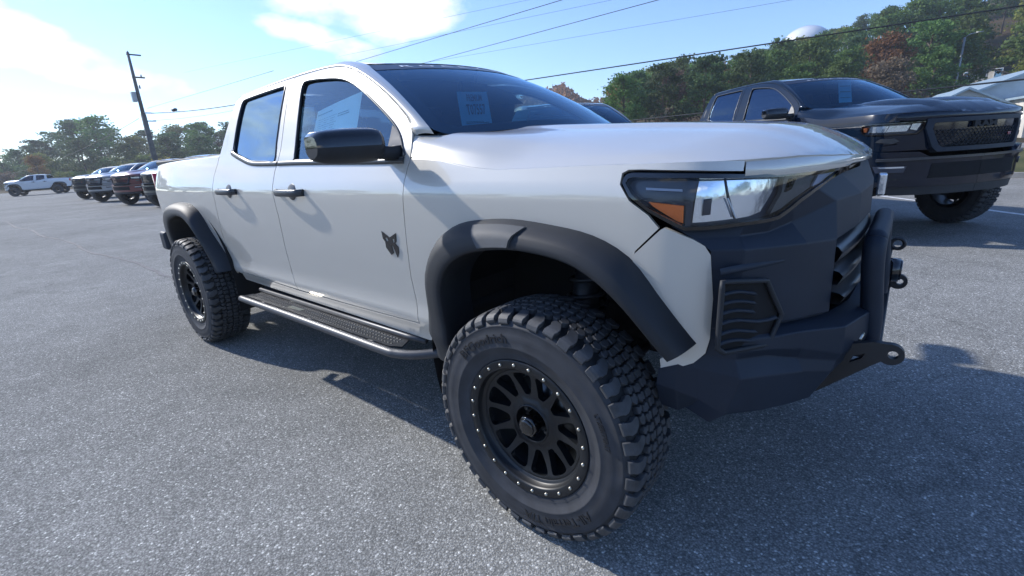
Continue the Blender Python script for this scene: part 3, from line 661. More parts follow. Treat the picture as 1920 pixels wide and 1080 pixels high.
    # ---- door handles
    for dd, cx in ((fd, -1.652), (rd, -2.520)):
        g = Geo(); hx = [-.135, -.10, 0, .10, .135]; c = []
        yb = float(SEC(1.198))
        path = [(cx + u, -(yb + o_), 1.198) for u, o_ in ((-.145, .004), (-.13, .026), (-.08, .040), (0, .044), (.08, .040), (.13, .030), (.145, .004))]
        c = smooth_path(path, 4); v = []; n = 10
        for i, p in enumerate(c):
            for k in range(n):
                a = 2 * PI * k / n; v.append((p[0], p[1] + .010 * math.cos(a), p[2] + .019 * math.sin(a)))
        f = [(i * n + k, i * n + (k + 1) % n, (i + 1) * n + (k + 1) % n, (i + 1) * n + k) for i in range(len(c) - 1) for k in range(n)]
        g.add(v, f + [tuple(range(n)), tuple(reversed([(len(c) - 1) * n + k for k in range(n)]))])
        # finger recess cup above and below the grip
        rows = []
        for r_, dpt in ((.048, .001), (.044, .003), (.0, .004)): rows.append([(cx + .01 + r_ * math.cos(t), -(float(SEC(1.200 + r_ * .9 * math.sin(t))) + dpt), 1.200 + r_ * .9 * math.sin(t)) for t in np.linspace(0, 2 * PI, 25)])
        loft(g, rows, flip=True)
        both(root, 'door_handle', g, M['trim'], dd)
    # ---- mirrors
    ys = [-.955, -.975, -1.03, -1.13, -1.195, -1.222]; sc = [.80, .95, 1.0, .97, .86, .62]
    up = Geo(); lo = Geo(); gl = Geo()
    def ring(y, k, sgn):
        cx = -.79 + (-y - .955) * -.10; pts = []
        if sgn > 0: base = [(.078, .0), (.074, .030), (.060, .056), (.030, .068), (-.045, .070), (-.060, .060), (-.064, 0)]
        else: base = [(-.064, 0), (-.060, -.028), (-.030, -.058), (.020, -.062), (.060, -.042), (.076, -.012), (.078, 0)]
        return [(cx + x * k, y, 1.395 + z * k - (.008 if sgn > 0 else .006) * (-y - .955) * 2) for x, z in base]
    for g_, sg in ((up, 1), (lo, -1)):
        rows = [ring(y, k, sg) for y, k in zip(ys, sc)]; R3 = np.array(rows); cols = [smooth_path(R3[:, k], 3) for k in range(R3.shape[1])]; rows = [[tuple(c[i]) for c in cols] for i in range(len(cols[0]))]
        loft(g_, rows, flip=(sg > 0) != True); e0 = rows[-1]; g_.add(e0, [tuple(range(len(e0)))]); e0 = rows[0]; g_.add(e0, [tuple(reversed(range(len(e0))))])
    # arm from the door to the housing
    arm = Geo(); arm.add([(x, y, z) for y, z0, z1, x0, x1 in ((-.855, 1.338, 1.392, -.83, -.735), (-.90, 1.338, 1.386, -.835, -.735), (-1.0, 1.345, 1.392, -.845, -.745)) for x, z in ((x0, z0), (x1, z0), (x1, z1), (x0, z1))],
            [(i * 4 + k, i * 4 + (k + 1) % 4, (i + 1) * 4 + (k + 1) % 4, (i + 1) * 4 + k) for i in range(2) for k in range(4)])
    mb = both(root, 'mirror_housing', lo.join(arm), M['trim' if style != 'main' else 'plastic'], fd); 
    both(root, 'mirror_cap', up, M['gloss_black'], fd)
    return fd, rd

def flare(outer, inner, bump_=False):
    """wheel-arch flare lofted between two arcs"""
    n = 40; o = smooth_path(outer, 6); i_ = smooth_path(inner, 6)
    def resamp(p):
        L = np.r_[0, np.cumsum(np.hypot(*np.diff(p, axis=0).T))]; t = np.linspace(0, L[-1], n); return np.c_[np.interp(t, L, p[:, 0]), np.interp(t, L, p[:, 1])]
    o = resamp(o); i_ = resamp(i_); rows = []
    for k in range(n):
        a, b = o[k], i_[k]; yb = float(SEC(a[1]) * RT(a[0])); row = []
        if a[0] > .30: yb = abs(float(body(a[0] - .30, a[1])[1]))
        taper = 1.0
        for t, y in ((-.03, yb - .01), (0, yb + .006), (.06, yb + .030), (.16, yb + .052), (.30, yb + .070), (.42, yb + .082), (.50, yb + .086), (.70, yb + .092), (.90, yb + .096), (.98, yb + .092), (1.0, yb + .084), (1.0, yb + .06), (.98, yb - .08)):
            p = a + (b - a) * t; row.append((p[0], -y, p[1]))
        rows.append(row)
    g = Geo(); loft(g, rows, flip=False)
    for r_ in (rows[0], rows[-1]): g.add(r_, [tuple(range(len(r_)))])
    return g, rows

# ------------------------------------------------------------------ the lifted sand-grey pickup in front
def main_truck():
    root = empty('pickup_truck', (0, 0, 0), 0, 'lifted pale grey pickup with black fender flares, bull bar and knobbly tyres in the foreground', 'pickup truck')
    fd, rd = make_body(root, M['paint'], 'main')
    P = [M['paint'], M['seal']]
    # painted corner panel beside the lamp
    cp = [(.029, 1.040), (.102, 1.112), (.113, 1.118), (.185, 1.088), (.214, 1.070), (.230, 1.045), (.241, .921), (.236, .80), (.225, .755), (.193, .722), (.105, .680), (.10, .72), (.165, .765), (.12, .84), (.08, .90), (.03, .96), (.018, 1.00)]
    both(root, 'corner_panel', panel(bodyf(.002), cp, [], .03, .015), P)
    # flares
    g, rows = flare(FO, FI); both(root, 'fender_flare', g, M['plastic'])
    g2, _ = flare(RO, RI); both(root, 'fender_flare', g2, M['plastic'])
    # raised badge pad on top of the front flare
    pad = []
    n = len(rows); F0 = [i for i in range(n)]
    g = Geo(); P0 = np.array(rows)
    def fp(k, t):  # k along the arc, t across the band (columns 2..9)
        k = np.clip(k, 0, n - 1.001); i = int(k); a = P0[i] * (1 - (k - i)) + P0[i + 1] * (k - i); c = 2 + t * 6.5; j = int(c); return a[j] * (1 - (c - j)) + a[j + 1] * (c - j)
    ks = np.linspace(0, 1, 6); rws = []
    for u in ks:
        row = []
        for t in np.linspace(.10, .92, 5):
            k = 18.6 + (5.6 - 2.2 * t) * u; p = fp(k, t); e = .010 if (0 < u < 1 and .12 < t < .90) else .010; row.append(p + np.array([0, -e, .003]))
        rws.append(row)
    loft(g, rws)
    per = rws[0] + [r_[-1] for r_ in rws[1:]] + list(reversed(rws[-1]))[1:] + [r_[0] for r_ in reversed(rws[:-1])]
    g.add([tuple(p) for p in per] + [tuple(p + np.array([0, .02, -.006])) for p in per], [(i, i + 1, len(per) + i + 1, len(per) + i) for i in range(len(per) - 1)])
    both(root, 'flare_badge', g, pr('pad_plastic', (.085, .09, .095), .62, spec=.3, noise=(9, .1, 3)))
    # ---- front bumper: faceted, columns from wheel arch to centre
    nz_ = lambda a, z, o=0: tuple(float(c) for c in body(a, z, o))
    def q(s, z, o=0): return (.548 + .4428 * s + .8966 * o, -(.905 - .8966 * s + .4428 * o), z)
    A = [nz_(.128, 1.122, -.006), nz_(.33, 1.119, -.005), nz_(.43, 1.124, -.005), nz_(.505, 1.158, -.005), nz_(.60, 1.192, -.006), nz_(.74, 1.228, -.008), nz_(AMAX, 1.236, -.008)]
    B = [nz_(.185, 1.090, -.006), q(.09, 1.088, -.016), q(.20, 1.085, -.020), q(.30, 1.100, -.026), q(.452, 1.148), (.792, -.30, 1.150), (.806, 0, 1.152)]
    C = [nz_(.232, 1.056, -.003), q(.08, 1.056, .012), q(.20, 1.050, .020), q(.31, 1.044, .022), q(.455, 1.036, .014), (.797, -.30, 1.048), (.810, 0, 1.050)]
    D = [nz_(.240, .835, -.003), q(.08, .835, .006), q(.20, .825, .012), q(.31, .815, .014), q(.470, .808, .012), (.80, -.30, .80), (.812, 0, .80)]
    D2 = [nz_(.239, .826, -.004), q(.08, .824, -.004), q(.20, .812, -.010), q(.31, .802, -.012), q(.468, .796, -.010), (.785, -.30, .79), (.797, 0, .79)]
    E_ = [nz_(.238, .806, -.003), q(.08, .800, .010), q(.20, .790, .028), q(.31, .790, .045), q(.46, .780, .070), (.868, -.30, .775), (.880, 0, .775)]
    F_ = [nz_(.234, .77, -.003), q(.08, .765, .016), q(.20, .755, .034), q(.31, .735, .046), q(.45, .695, .075), (.872, -.30, .70), (.884, 0, .70)]
    G_ = [nz_(.224, .745, -.002), q(.08, .742, .010), q(.20, .728, .012), q(.31, .700, .030), q(.44, .675, .070), (.868, -.30, .68), (.880, 0, .68)]
    H_ = [nz_(.205, .705, .004), q(.08, .690, .032), q(.20, .680, .050), q(.31, .665, .055), q(.43, .640, .066), (.850, -.30, .65), (.860, 0, .65)]
    I_ = [nz_(.21, .605, .003), q(.06, .575, .008), q(.18, .565, .036), q(.29, .555, .040), q(.38, .550, .040), (.770, -.30, .56), (.780, 0, .56)]
    J_ = [nz_(.17, .548, -.02), q(.03, .540, -.02), q(.15, .552, -.05), q(.25, .545, -.05), q(.33, .545, -.05), (.66, -.30, .56), (.67, 0, .56)]
    rows = [A, B, C, D, D2, E_, F_, G_, H_, I_, J_]; g = Geo(); nc = len(A)
    v = [tuple(map(float, p)) for r_ in rows for p in r_]; f = []
    for i in range(len(rows) - 1):
        for j in range(nc - 1):
            if i == 2 and j >= 4: continue
            f.append((i * nc + j, (i + 1) * nc + j, (i + 1) * nc + j + 1, i * nc + j + 1))
    b0 = len(v); v += [nz_(.098, .690, .003), nz_(.150, .706, .004), nz_(.095, .64, .003), nz_(.150, .63, .003), nz_(.095, .555, .0), nz_(.150, .545, .0)]
    f += [(b0, b0 + 2, b0 + 3, b0 + 1), (b0 + 1, b0 + 3, 9 * nc, 8 * nc), (b0 + 2, b0 + 4, b0 + 5, b0 + 3), (b0 + 3, b0 + 5, 10 * nc, 9 * nc), (b0 + 1, 8 * nc, 7 * nc)]
    g.add(v, f)
    # inner walls of the grille opening
    k = 4; g.add([C[k], D[k], (.70, D[k][1] + .012, D[k][2]), (.70, C[k][1] + .012, C[k][2])], [(0, 1, 2, 3)])
    g.add([C[4], C[5], C[6], (.72, 0, 1.04), (.72, -.30, 1.04), (.70, C[4][1] + .01, 1.03)], [(0, 1, 4, 5), (1, 2, 3, 4)])
    full = Geo().join(g).join(g.mirrored())
    bm = bmesh.new(); tmp = bpy.data.meshes.new('b'); tmp.from_pydata(full.v, [], full.f); bm.from_mesh(tmp); bmesh.ops.remove_doubles(bm, verts=bm.verts, dist=.0008); bmesh.ops.recalc_face_normals(bm, faces=bm.faces)
    me = bpy.data.meshes.new('front_bumper'); bm.to_mesh(me); bm.free(); bpy.data.meshes.remove(tmp); me.polygons.foreach_set('use_smooth', [True] * len(me.polygons))
    bp = link('front_bumper', me, M['bumper'], root); bevel(bp, .008, 3, 9)
    # side vent in the bumper: frame, dark pocket and louvres
    for sgn in (1, -1):
        vo = [(-.004, .985), (.160, .962), (.235, .850), (.190, .768), (.020, .782), (-.006, .80)]
        def pq(s, z, o): x, y, zz = q(s, z, o + .010); return (x, y * sgn, zz)
        g = Geo(); c = [pq(s, z, .010) for s, z in vo]; c = smooth_path(c, 1, True); tube(g, dens(np.array(vo), .03) @ np.array([[1, 0], [0, 1]]) is None or [pq(s, z, .012) for s, z in dens(vo, .02)], .0075, 8, closed=True)
        fr_ = g.build('bumper_vent', M['plastic'], root)
        g = Geo(); pts = [pq(s, z, .005) for s, z in vo]; g.add(pts, [tuple(range(len(pts))) if sgn > 0 else tuple(reversed(range(len(pts))))]); g.build('vent_pocket', M['liner'], fr_)
        g = Geo()
        for i, z in enumerate((.948, .922, .896, .868, .838, .810)):
            s1 = .125 if i < 3 else (.225 if i == 3 else .14)
            s1 = min(s1, float(np.interp(z, [.768, .85, .962], [.185, .228, .160]))); rows = []
            for s in np.linspace(.0, s1, 7):
                zz = z - s * .12 + .006 * math.sin(s * 30); rows.append([pq(s, zz + .005, .006), pq(s, zz, .018), pq(s, zz - .006, .006)])
            loft(g, rows, flip=sgn < 0)
        g.build('louvre', M['bumper'], fr_)
        g = Geo(); rows = []   # brow over the vent, continuing inboard
        for s in np.linspace(-.004, .33, 12): k_ = math.sin(PI * min(1, (s + .02) / .36)) ** .5; rows.append([pq(s, 1.018 + .004 * s, .0), pq(s, 1.010, .010 * k_), pq(s, 1.002, .010 * k_), pq(s, .996, -.001)])
        loft(g, rows, flip=sgn < 0); g.build('vent_brow', M['bumper'], fr_)
    # ---- grille: dark back and three bars
    gr = Geo(); gr.box(.66, .68, -.53, .53, .74, 1.08)
    go = gr.build('grille', M['liner'], root)
    for z0, z1, x0 in ((.965, 1.010, .765), (.895, .935, .775), (.835, .868, .785)):
        g = Geo(); rows = []
        for y in np.linspace(-.49, .49, 15):
            xx = x0 + .035 * (1 - (y / .5) ** 2); rows.append([(xx - .06, y, z1 + .012), (xx, y, z1), (xx + .012, y, (z0 + z1) / 2 + .008), (xx, y, z0), (xx - .05, y, z0 - .002)])
        loft(g, rows, flip=True); g.build('grille_bar', M['trim'], go)
    g = Geo(); g.add([(.855, y, z) for y, z in ((-.14, .93), (-.13, .97), (-.05, .97), (-.04, .99), (.04, .99), (.05, .97), (.14, .97), (.13, .93), (.05, .93), (.04, .91), (-.04, .91), (-.05, .93))], [tuple(range(12))])
    g.add([(.80, y, z) for y, z in ((-.14, .93), (-.13, .97), (.14, .97), (.13, .93))], [(0, 1, 2, 3)]); g.build('grille_emblem', M['gloss_black'], go)
    # ---- headlights
    hl = [(-.012, 1.236), (-.010, 1.250), (-.002, 1.259), (.012, 1.2625), (.174, 1.2565), (.303, 1.2475), (.457, 1.2400), (.604, 1.236), (.76, 1.236), (.93, 1.240), (.93, 1.228), (.76, 1.222), (.661, 1.206), (.589, 1.184), (.518, 1.158), (.475, 1.138), (.436, 1.122), (.397, 1.118), (.295, 1.117), (.21, 1.113), (.163, 1.112), (.134, 1.125), (.067, 1.160), (.012, 1.200)]
    inner = [(-.002, 1.236), (.004, 1.247), (.018, 1.2505), (.174, 1.2455), (.303, 1.238), (.457, 1.2315), (.60, 1.228), (.72, 1.228), (.661, 1.212), (.583, 1.192), (.512, 1.167), (.468, 1.146), (.430, 1.131), (.395, 1.127), (.295, 1.126), (.21, 1.1225), (.166, 1.121), (.138, 1.1335), (.073, 1.167), (.020, 1.206)]
    for sgn in (1, -1):
        mk = (lambda g: g) if sgn > 0 else (lambda g: g.mirrored())
        house = mk(panel(bodyf(-.030), hl, [], .04, 0)).build('headlight', M['lampbody'], root)
        mk(panel(bodyf(.003), hl, [inner], .03, .035, edge=.02, hskirt=.03)).build('lamp_bezel', M['gloss_black'], house)
        mk(panel(bodyf(-.001), inner, [], .03, 0)).build('lens', M['lens'], house)
        rf = [(.192, 1.236), (.262, 1.234), (.276, 1.190), (.300, 1.134), (.182, 1.129)]
        mk(panel(bodyf(-.020), rf, [], .03, .008)).build('reflector', M['chrome'], house)
        rf = [(.268, 1.234), (.438, 1.2265), (.420, 1.19), (.385, 1.145), (.350, 1.137), (.306, 1.134), (.283, 1.190)]
        mk(panel(bodyf(-.017), rf, [], .03, .008)).build('reflector', M['chrome'], house)
        mk(panel(bodyf(-.014), [(.208, 1.190), (.232, 1.192), (.230, 1.150), (.206, 1.148)], [], .03, .008)).build('lamp_shade', M['lampbody'], house)
        mk(panel(bodyf(-.016), [(.062, 1.184), (.158, 1.174), (.158, 1.128), (.140, 1.134), (.075, 1.172)], [], .03, .01)).build('amber_reflector', M['amber'], house)
        mk(panel(bodyf(-.014), [(.052, 1.222), (.150, 1.217), (.152, 1.211), (.053, 1.216)], [], .03, .006)).build('light_bar', M['drl'], house)
        mk(panel(bodyf(-.012), [(.166, 1.236), (.186, 1.235), (.178, 1.122), (.163, 1.122)], [], .03, .015)).build('lamp_divider', M['lampbody'], house)
        mk(panel(bodyf(-.010), [(.272, 1.190), (.2755, 1.190), (.303, 1.137), (.2985, 1.137)], [], .03, .004)).build('reflector_rib', M['white'], house)
        mk(panel(bodyf(-.012), [(.455, 1.229), (.60, 1.226), (.655, 1.214), (.575, 1.192), (.505, 1.168), (.455, 1.146), (.415, 1.136), (.455, 1.19)], [], .03, .012)).build('lamp_trim', pr('satin_lamp_trim', (.16, .17, .18), .3, .3, noise=(30, .08, 2)), house)
        mk(panel(bodyf(-.004), [(.60, 1.226), (.70, 1.226), (.655, 1.216), (.605, 1.200), (.575, 1.196)], [], .03, .006)).build('lamp_marker', M['drl'], house)
        mk(panel(bodyf(-.006), [(.475, 1.224), (.500, 1.224), (.485, 1.196), (.462, 1.190)], [], .03, .012)).build('projector_lens', M['gloss_black'], house)
    # running light that shows past the nose on the far side
    g = Geo(); g.box(.805, .835, .30, .36, 1.075, 1.165); bevel(g.build('running_light', M['chrome'], root), .008)
    # ---- winch plate, bull bar and tow eyes
    pl = [(.60, .47), (.683, .462), (.72, .486), (.80, .552), (.894, .652)]
    for s_ in (-1, 1):
        pts = [(.640, .480), (.700, .470), (.760, .520), (.892, .648)] + [(.928 + .033 * math.cos(a), .690 + .033 * math.sin(a)) for a in np.linspace(-2.2, 1.9, 16)] + [(.886, .722), (.820, .700), (.766, .645), (.700, .56)]
        hole = [(.934 + .013 * math.cos(a), .690 + .013 * math.sin(a)) for a in np.linspace(0, 2 * PI, 15)[:-1]]
        slot = [(.842, .668), (.868, .680), (.862, .662), (.832, .640)]
        a_ = panel(lambda x, z: (x, -.458 + 0 * x, z), pts, [hole, slot], .05, .022, edge=.02)
        b_ = panel(lambda x, z: (x, -.436 + 0 * x, z), pts, [hole, slot], .05, 0, edge=.02, out=(0, 1, 0)); a_.join(b_)
        (a_ if s_ < 0 else a_.mirrored()).build('tow_eye', M['plate'], root)
    g = Geo(); g.box(.70, .905, -.436, .436, .655, .672); bevel(g.build('winch_plate', M['plate'], root), .004)
    g = Geo(); hoop = smooth_path([(.868, -.30, .66), (.866, -.30, .75), (.850, -.30, .90), (.846, -.298, .965), (.846, -.275, .995), (.846, -.24, 1.003), (.848, 0, 1.003), (.846, .24, 1.003), (.846, .275, .995), (.846, .298, .965), (.850, .30, .90), (.866, .30, .75), (.868, .30, .66)], 5); tube(g, hoop, .0305, 16); g.build('bull_bar', M['bumper'], root)
    g = Geo(); tube(g, [(.88, .36, .76), (.925, .36, .76)], .050, 20); tube(g, [(.925, .36, .76), (.932, .36, .76)], [.044, .042], 20); tube(g, [(.89, .40, .70), (.89, .40, .665)], .008, 6); g.build('driving_light', M['gloss_black'], root)
    g = Geo(); tube(g, [(.89, .40 + .0 * t, .845) for t in (0,)] + [(.89, .41, .845)], .01, 6); tube(g, [(.905 + .022 * math.cos(t), .40, .865 + .022 * math.sin(t)) for t in np.linspace(0, 2 * PI, 17)[:-1]], .0075, 8, closed=True); tube(g, [(.875, .40, .70), (.880, .40, .85)], .012, 8); g.build('shackle', M['plate'], root)
    g = Geo(); 
    for i in range(5): tube(g, [(.80 + .012 * i, -.40, .70 + .008 * (i % 2)), (.805 + .012 * i, -.37, .715 + .008 * (i % 2))], .006, 6)
    g.build('winch_bolt', M['steel'], root)
    # ---- side steps
    for s_ in (-1, 1):
        g = Geo(); tube(g, smooth_path([(-2.52, -.92 , .47), (-2.50, -.985, .478), (-2.44, -1.000, .482), (-1.6, -1.000, .484), (-.92, -1.000, .482), (-.80, -.990, .482), (-.70, -.955, .486), (-.58, -.885, .50)], 5), .0215, 14)
        if s_ > 0: g = g.mirrored()
        st = g.build('side_step', M['tube'], root)
        g = Geo(); tube(g, [(-2.50, -.872, .515), (-.86, -.872, .512), (-.74, -.86, .508)], .014, 10); (g if s_ < 0 else g.mirrored()).build('inner_tube', M['tube'], st)
        g = panel(lambda x, y: (x, y, .503 + 0 * x), [(-2.46, -.982), (-.86, -.982), (-.80, -.955), (-.84, -.884), (-2.46, -.884)], [], .08, .006, out=(0, 0, 1)); (g if s_ < 0 else g.mirrored()).build('tread_plate', M['plate'], st)
        g = Geo()
        for i in range(64):
            for j in range(3):
                x = -2.42 + i * .0245 + (.012 if j == 1 else 0); y = -.958 + j * .027
                g.add([(x - .004, y - .004, .5035), (x + .004, y - .004, .5035), (x + .004, y + .004, .5035), (x - .004, y + .004, .5035), (x, y, .5075)], [(0, 1, 4), (1, 2, 4), (2, 3, 4), (3, 0, 4)])
        sd = (g if s_ < 0 else g.mirrored()).build('tread_stud', M['plate'], st, smooth=False); sd['kind'] = 'stuff'
        g = panel(lambda x, y: (x, y, .5065 + 0 * x), [(-1.93, -.955), (-1.78, -.955), (-1.775, -.925), (-1.925, -.925)], [], .08, .004, out=(0, 0, 1)); (g if s_ < 0 else g.mirrored()).build('step_badge', M['steel'], st)
        g = Geo(); rows = [[(x, -.860, .520), (x, -.80, .545)] for x in (-2.5, -.72)]; loft(g, rows, flip=True); (g if s_ < 0 else g.mirrored()).build('step_deck', M['plate'], st)
        for bx in (-2.2, -1.6, -1.0):
            g = Geo(); g.box(bx - .03, bx + .03, -.99, -.50, .47, .50); (g if s_ < 0 else g.mirrored()).build('step_bracket', M['plate'], st)
    # ---- emblem on the front door: two mirrored wings with eye holes
    em = [(-.874, 1.034), (-.822, 1.008), (-.773, 1.030), (-.779, .992), (-.790, .984), (-.772, .968), (-.776, .944), (-.790, .919), (-.797, .935), (-.808, .968), (-.820, .972), (-.813, .938), (-.833, .927), (-.861, .960), (-.860, .986), (-.872, 1.000)]
    h1 = [(-.858, 1.004), (-.840, 1.006), (-.835, .992), (-.848, .987)]; h2 = [(-.805, 1.002), (-.790, 1.004), (-.791, .989), (-.804, .986)]
    panel(sidef(.0035), em, [h1, h2], .03, .003, edge=.01).build('door_emblem', M['gloss_black'], fd[0])
    # ---- lettering on the banner
    v, f = text_geo('R O C K Y   R I D G E', .052, .0, 2, .0006); W = wsf(.0032)
    s_ = v[:, 0] / (v[:, 0].max() - v[:, 0].min()) * 1.66; t_ = .923 + v[:, 1] / .055 * .058
    bn = [o for o in bpy.data.objects if o.name == 'windshield_banner'][0]
    P3 = W(s_, t_).T; letters('banner_letter', P3, f, M['white'], bn.parent)
    # ---- wheels
    y0 = -1.074
    wheel(root, .0, y0, TRUCKR, steer=R(0)); wheel(root, -3.336, y0, TRUCKR, rot=R(40))
    wheel(root, .0, -y0, TRUCKR, left=True, rot=.5); wheel(root, -3.336, -y0, TRUCKR, left=True, rot=.2)
    return root
TRUCK = main_truck()

# papers that hang in the cab
def sheet(name, corners, mat, lines, ink, lab, cat, txt=None):
    a, b, c, d = [np.array(p, float) for p in corners]     # lower left, lower right, upper right, upper left
    def P(u, v, o=0):
        p = a * (1 - u) * (1 - v) + b * u * (1 - v) + c * u * v + d * (1 - u) * v; n = np.cross(b - a, d - a); n /= np.linalg.norm(n); return p + n * o
    root = empty(name, tuple(a), 0, lab, cat); g = Geo(); k = 6
    rows = [[P(i / k, j / k, .004 * math.sin(3 * i / k)) - a for j in range(k + 1)] for i in range(k + 1)]; loft(g, rows); g.build('sheet', mat, root)
    g = Geo()
    for u0, v0, u1, v1 in lines:
        q = [P(u0, v0, .0025 + .004 * math.sin(1.5 * (u0 + u1))), P(u1, v0, .0025 + .004 * math.sin(1.5 * (u0 + u1))), P(u1, v1, .0025 + .004 * math.sin(1.5 * (u0 + u1))), P(u0, v1, .0025 + .004 * math.sin(1.5 * (u0 + u1)))]; g.add([p - a for p in q], [(0, 1, 2, 3)])
    g.build('print', ink, root)
    for t, u, v, s in (txt or []):
        vv, f = text_geo(t, 1.0, 0, 2, .01); wd = vv[:, 0].max() - vv[:, 0].min(); sc = s / wd; H = np.linalg.norm(d - a); Wd = np.linalg.norm(b - a)
        g = Geo(); g.add([P(u + x * sc, v + y * sc * Wd / H * 1.5, .008) - a for x, y, _ in vv], f); g.build('lettering', M['ink'], root)
    return root
sheet('price_tag', [(-.84, -.401, 1.447), (-.84, -.172, 1.456), (-.84, -.206, 1.642), (-.84, -.422, 1.631)], M['tag'], [(.12, .20, .88, .215), (.12, .235, .70, .245)], M['ink'], 'blue price tag numbered T07557 hanging behind the windshield of the pale grey pickup', 'price tag',
      [('PREMIUM', .5, .84, .50), ('T07557', .5, .54, .62)])
ln = [(.06, .86, .40, .885), (.55, .74, .78, .76), (.55, .70, .80, .72), (.05, .13, .92, .15), (.06, .17, .50, .175)] + [(.08 + .15 * c, .26 + .045 * r_, .17 + .15 * c + .03 * ((r_ * 7 + c * 3) % 3), .268 + .045 * r_) for c in range(3) for r_ in range(12)]
def sg(x, z): return (x, -(float(SEC(z)) - .024), z)
sheet('window_sticker', [sg(-1.55, 1.375), sg(-1.13, 1.375), sg(-1.15, 1.655), sg(-1.545, 1.60)], M['paper'], ln, M['greyink'], 'pale printed price sheet stuck inside the front side window of the grey pickup', 'window sticker')
sheet('paper_sheet', [(-.95, .097, 1.481), (-.95, .25, 1.478), (-.95, .296, 1.581), (-.95, .17, 1.569)], M['paper'], [(.1, .2, .9, .22), (.1, .5, .9, .52)], M['greyink'], 'small pale paper inside the far side of the windshield of the grey pickup', 'paper')

# ------------------------------------------------------------------ ground
def ground_mat():
    m = bpy.data.materials.new('asphalt'); m.use_nodes = True; t = m.node_tree; b = t.nodes['Principled BSDF']
    co = t.nodes.new('ShaderNodeTexCoord'); L = t.links.new
    def nz(scale, det, rough=.5, dist=0):
        n = t.nodes.new('ShaderNodeTexNoise'); n.inputs['Scale'].default_value = scale; n.inputs['Detail'].default_value = det; n.inputs['Roughness'].default_value = rough; n.inputs['Distortion'].default_value = dist; L(co.outputs['Object'], n.inputs['Vector']); return n.outputs['Fac']
    def vor(scale, feat='F1'):
        n = t.nodes.new('ShaderNodeTexVoronoi'); n.feature = feat; n.inputs['Scale'].default_value = scale; L(co.outputs['Object'], n.inputs['Vector']); return n
    def rng(v, a, b_, c, d):
        n = t.nodes.new('ShaderNodeMapRange'); n.inputs[1].default_value = a; n.inputs[2].default_value = b_; n.inputs[3].default_value = c; n.inputs[4].default_value = d; L(v, n.inputs[0]); return n.outputs[0]
    v1 = vor(125); v2 = vor(260)
    sep = t.nodes.new('ShaderNodeSeparateColor'); L(v1.outputs['Color'], sep.inputs[0]); sep2 = t.nodes.new('ShaderNodeSeparateColor'); L(v2.outputs['Color'], sep2.inputs[0])
    stone = rng(sep.outputs[0], .0, 1, .78, 1.24); bright = rng(sep.outputs[1], .93, .97, 0, 1.1); fine = rng(sep2.outputs[0], 0, 1, .70, 1.30)
    gap = rng(v1.outputs['Distance'], .30, .62, 1.0, .62)
    big = rng(nz(.35, 6, .6), .3, .7, .80, 1.16); mid = rng(nz(3.2, 5, .6), .3, .7, .90, 1.10)
    col = mth(t, 'MULTIPLY', mth(t, 'MULTIPLY', mth(t, 'ADD', stone, bright), mth(t, 'MULTIPLY', fine, gap)), mth(t, 'MULTIPLY', big, mid))
    # hairline cracks and tar seams
    wv = t.nodes.new('ShaderNodeTexVoronoi'); wv.feature = 'DISTANCE_TO_EDGE'; wv.inputs['Scale'].default_value = .11
    mp_ = t.nodes.new('ShaderNodeVectorMath'); mp_.operation = 'ADD'; nn = t.nodes.new('ShaderNodeTexNoise'); nn.inputs['Scale'].default_value = .9; nn.inputs['Detail'].default_value = 5; L(co.outputs['Object'], nn.inputs['Vector'])
    sc_ = t.nodes.new('ShaderNodeVectorMath'); sc_.operation = 'SCALE'; sc_.inputs['Scale'].default_value = 2.2; L(nn.outputs['Color'], sc_.inputs[0]); L(co.outputs['Object'], mp_.inputs[0]); L(sc_.outputs[0], mp_.inputs[1]); L(mp_.outputs[0], wv.inputs['Vector'])
    crack = rng(wv.outputs['Distance'], .0010, .004, .82, 1.0)
    col = mth(t, 'MULTIPLY', col, crack)
    s = t.nodes.new('ShaderNodeVectorMath'); s.operation = 'SCALE'; s.inputs[0].default_value = (.300, .303, .290); L(col, s.inputs['Scale']); L(s.outputs[0], b.inputs['Base Color'])
    b.inputs['Roughness'].default_value = .95; b.inputs['Specular IOR Level'].default_value = .08
    h = mth(t, 'ADD', mth(t, 'MULTIPLY', rng(v1.outputs['Distance'], 0, .6, 1, 0), 1.0), mth(t, 'MULTIPLY', nz(320, 3, .6), .8))
    bp = t.nodes.new('ShaderNodeBump'); bp.inputs['Strength'].default_value = .55; bp.inputs['Distance'].default_value = .0035; L(h, bp.inputs['Height']); L(bp.outputs[0], b.inputs['Normal'])
    return m
def grass_mat(name, c1, c2, sc=6):
    m = pr(name, c1, .95, noise=(sc, .35, 8), bump=(40, .8, .05), spec=.15); t = m.node_tree; b = t.nodes['Principled BSDF']
    n = t.nodes.new('ShaderNodeTexNoise'); n.inputs['Scale'].default_value = .25; n.inputs['Detail'].default_value = 7; co = [x for x in t.nodes if x.bl_idname == 'ShaderNodeTexCoord'][0]; t.links.new(co.outputs['Object'], n.inputs['Vector'])
    mx_ = t.nodes.new('ShaderNodeMix'); mx_.data_type = 'RGBA'; mx_.inputs[6].default_value = (*c1, 1); mx_.inputs[7].default_value = (*c2, 1)
    r = t.nodes.new('ShaderNodeMapRange'); r.inputs[1].default_value = .4; r.inputs[2].default_value = .6; t.links.new(n.outputs['Fac'], r.inputs[0]); t.links.new(r.outputs[0], mx_.inputs[0]); t.links.new(mx_.outputs[2], b.inputs['Base Color'])
    return m
M['asphalt'] = ground_mat()
M['turf'] = grass_mat('dry_turf', (.13, .125, .055), (.075, .085, .035)); M['forest_floor'] = grass_mat('leaf_litter', (.085, .06, .035), (.05, .05, .028))

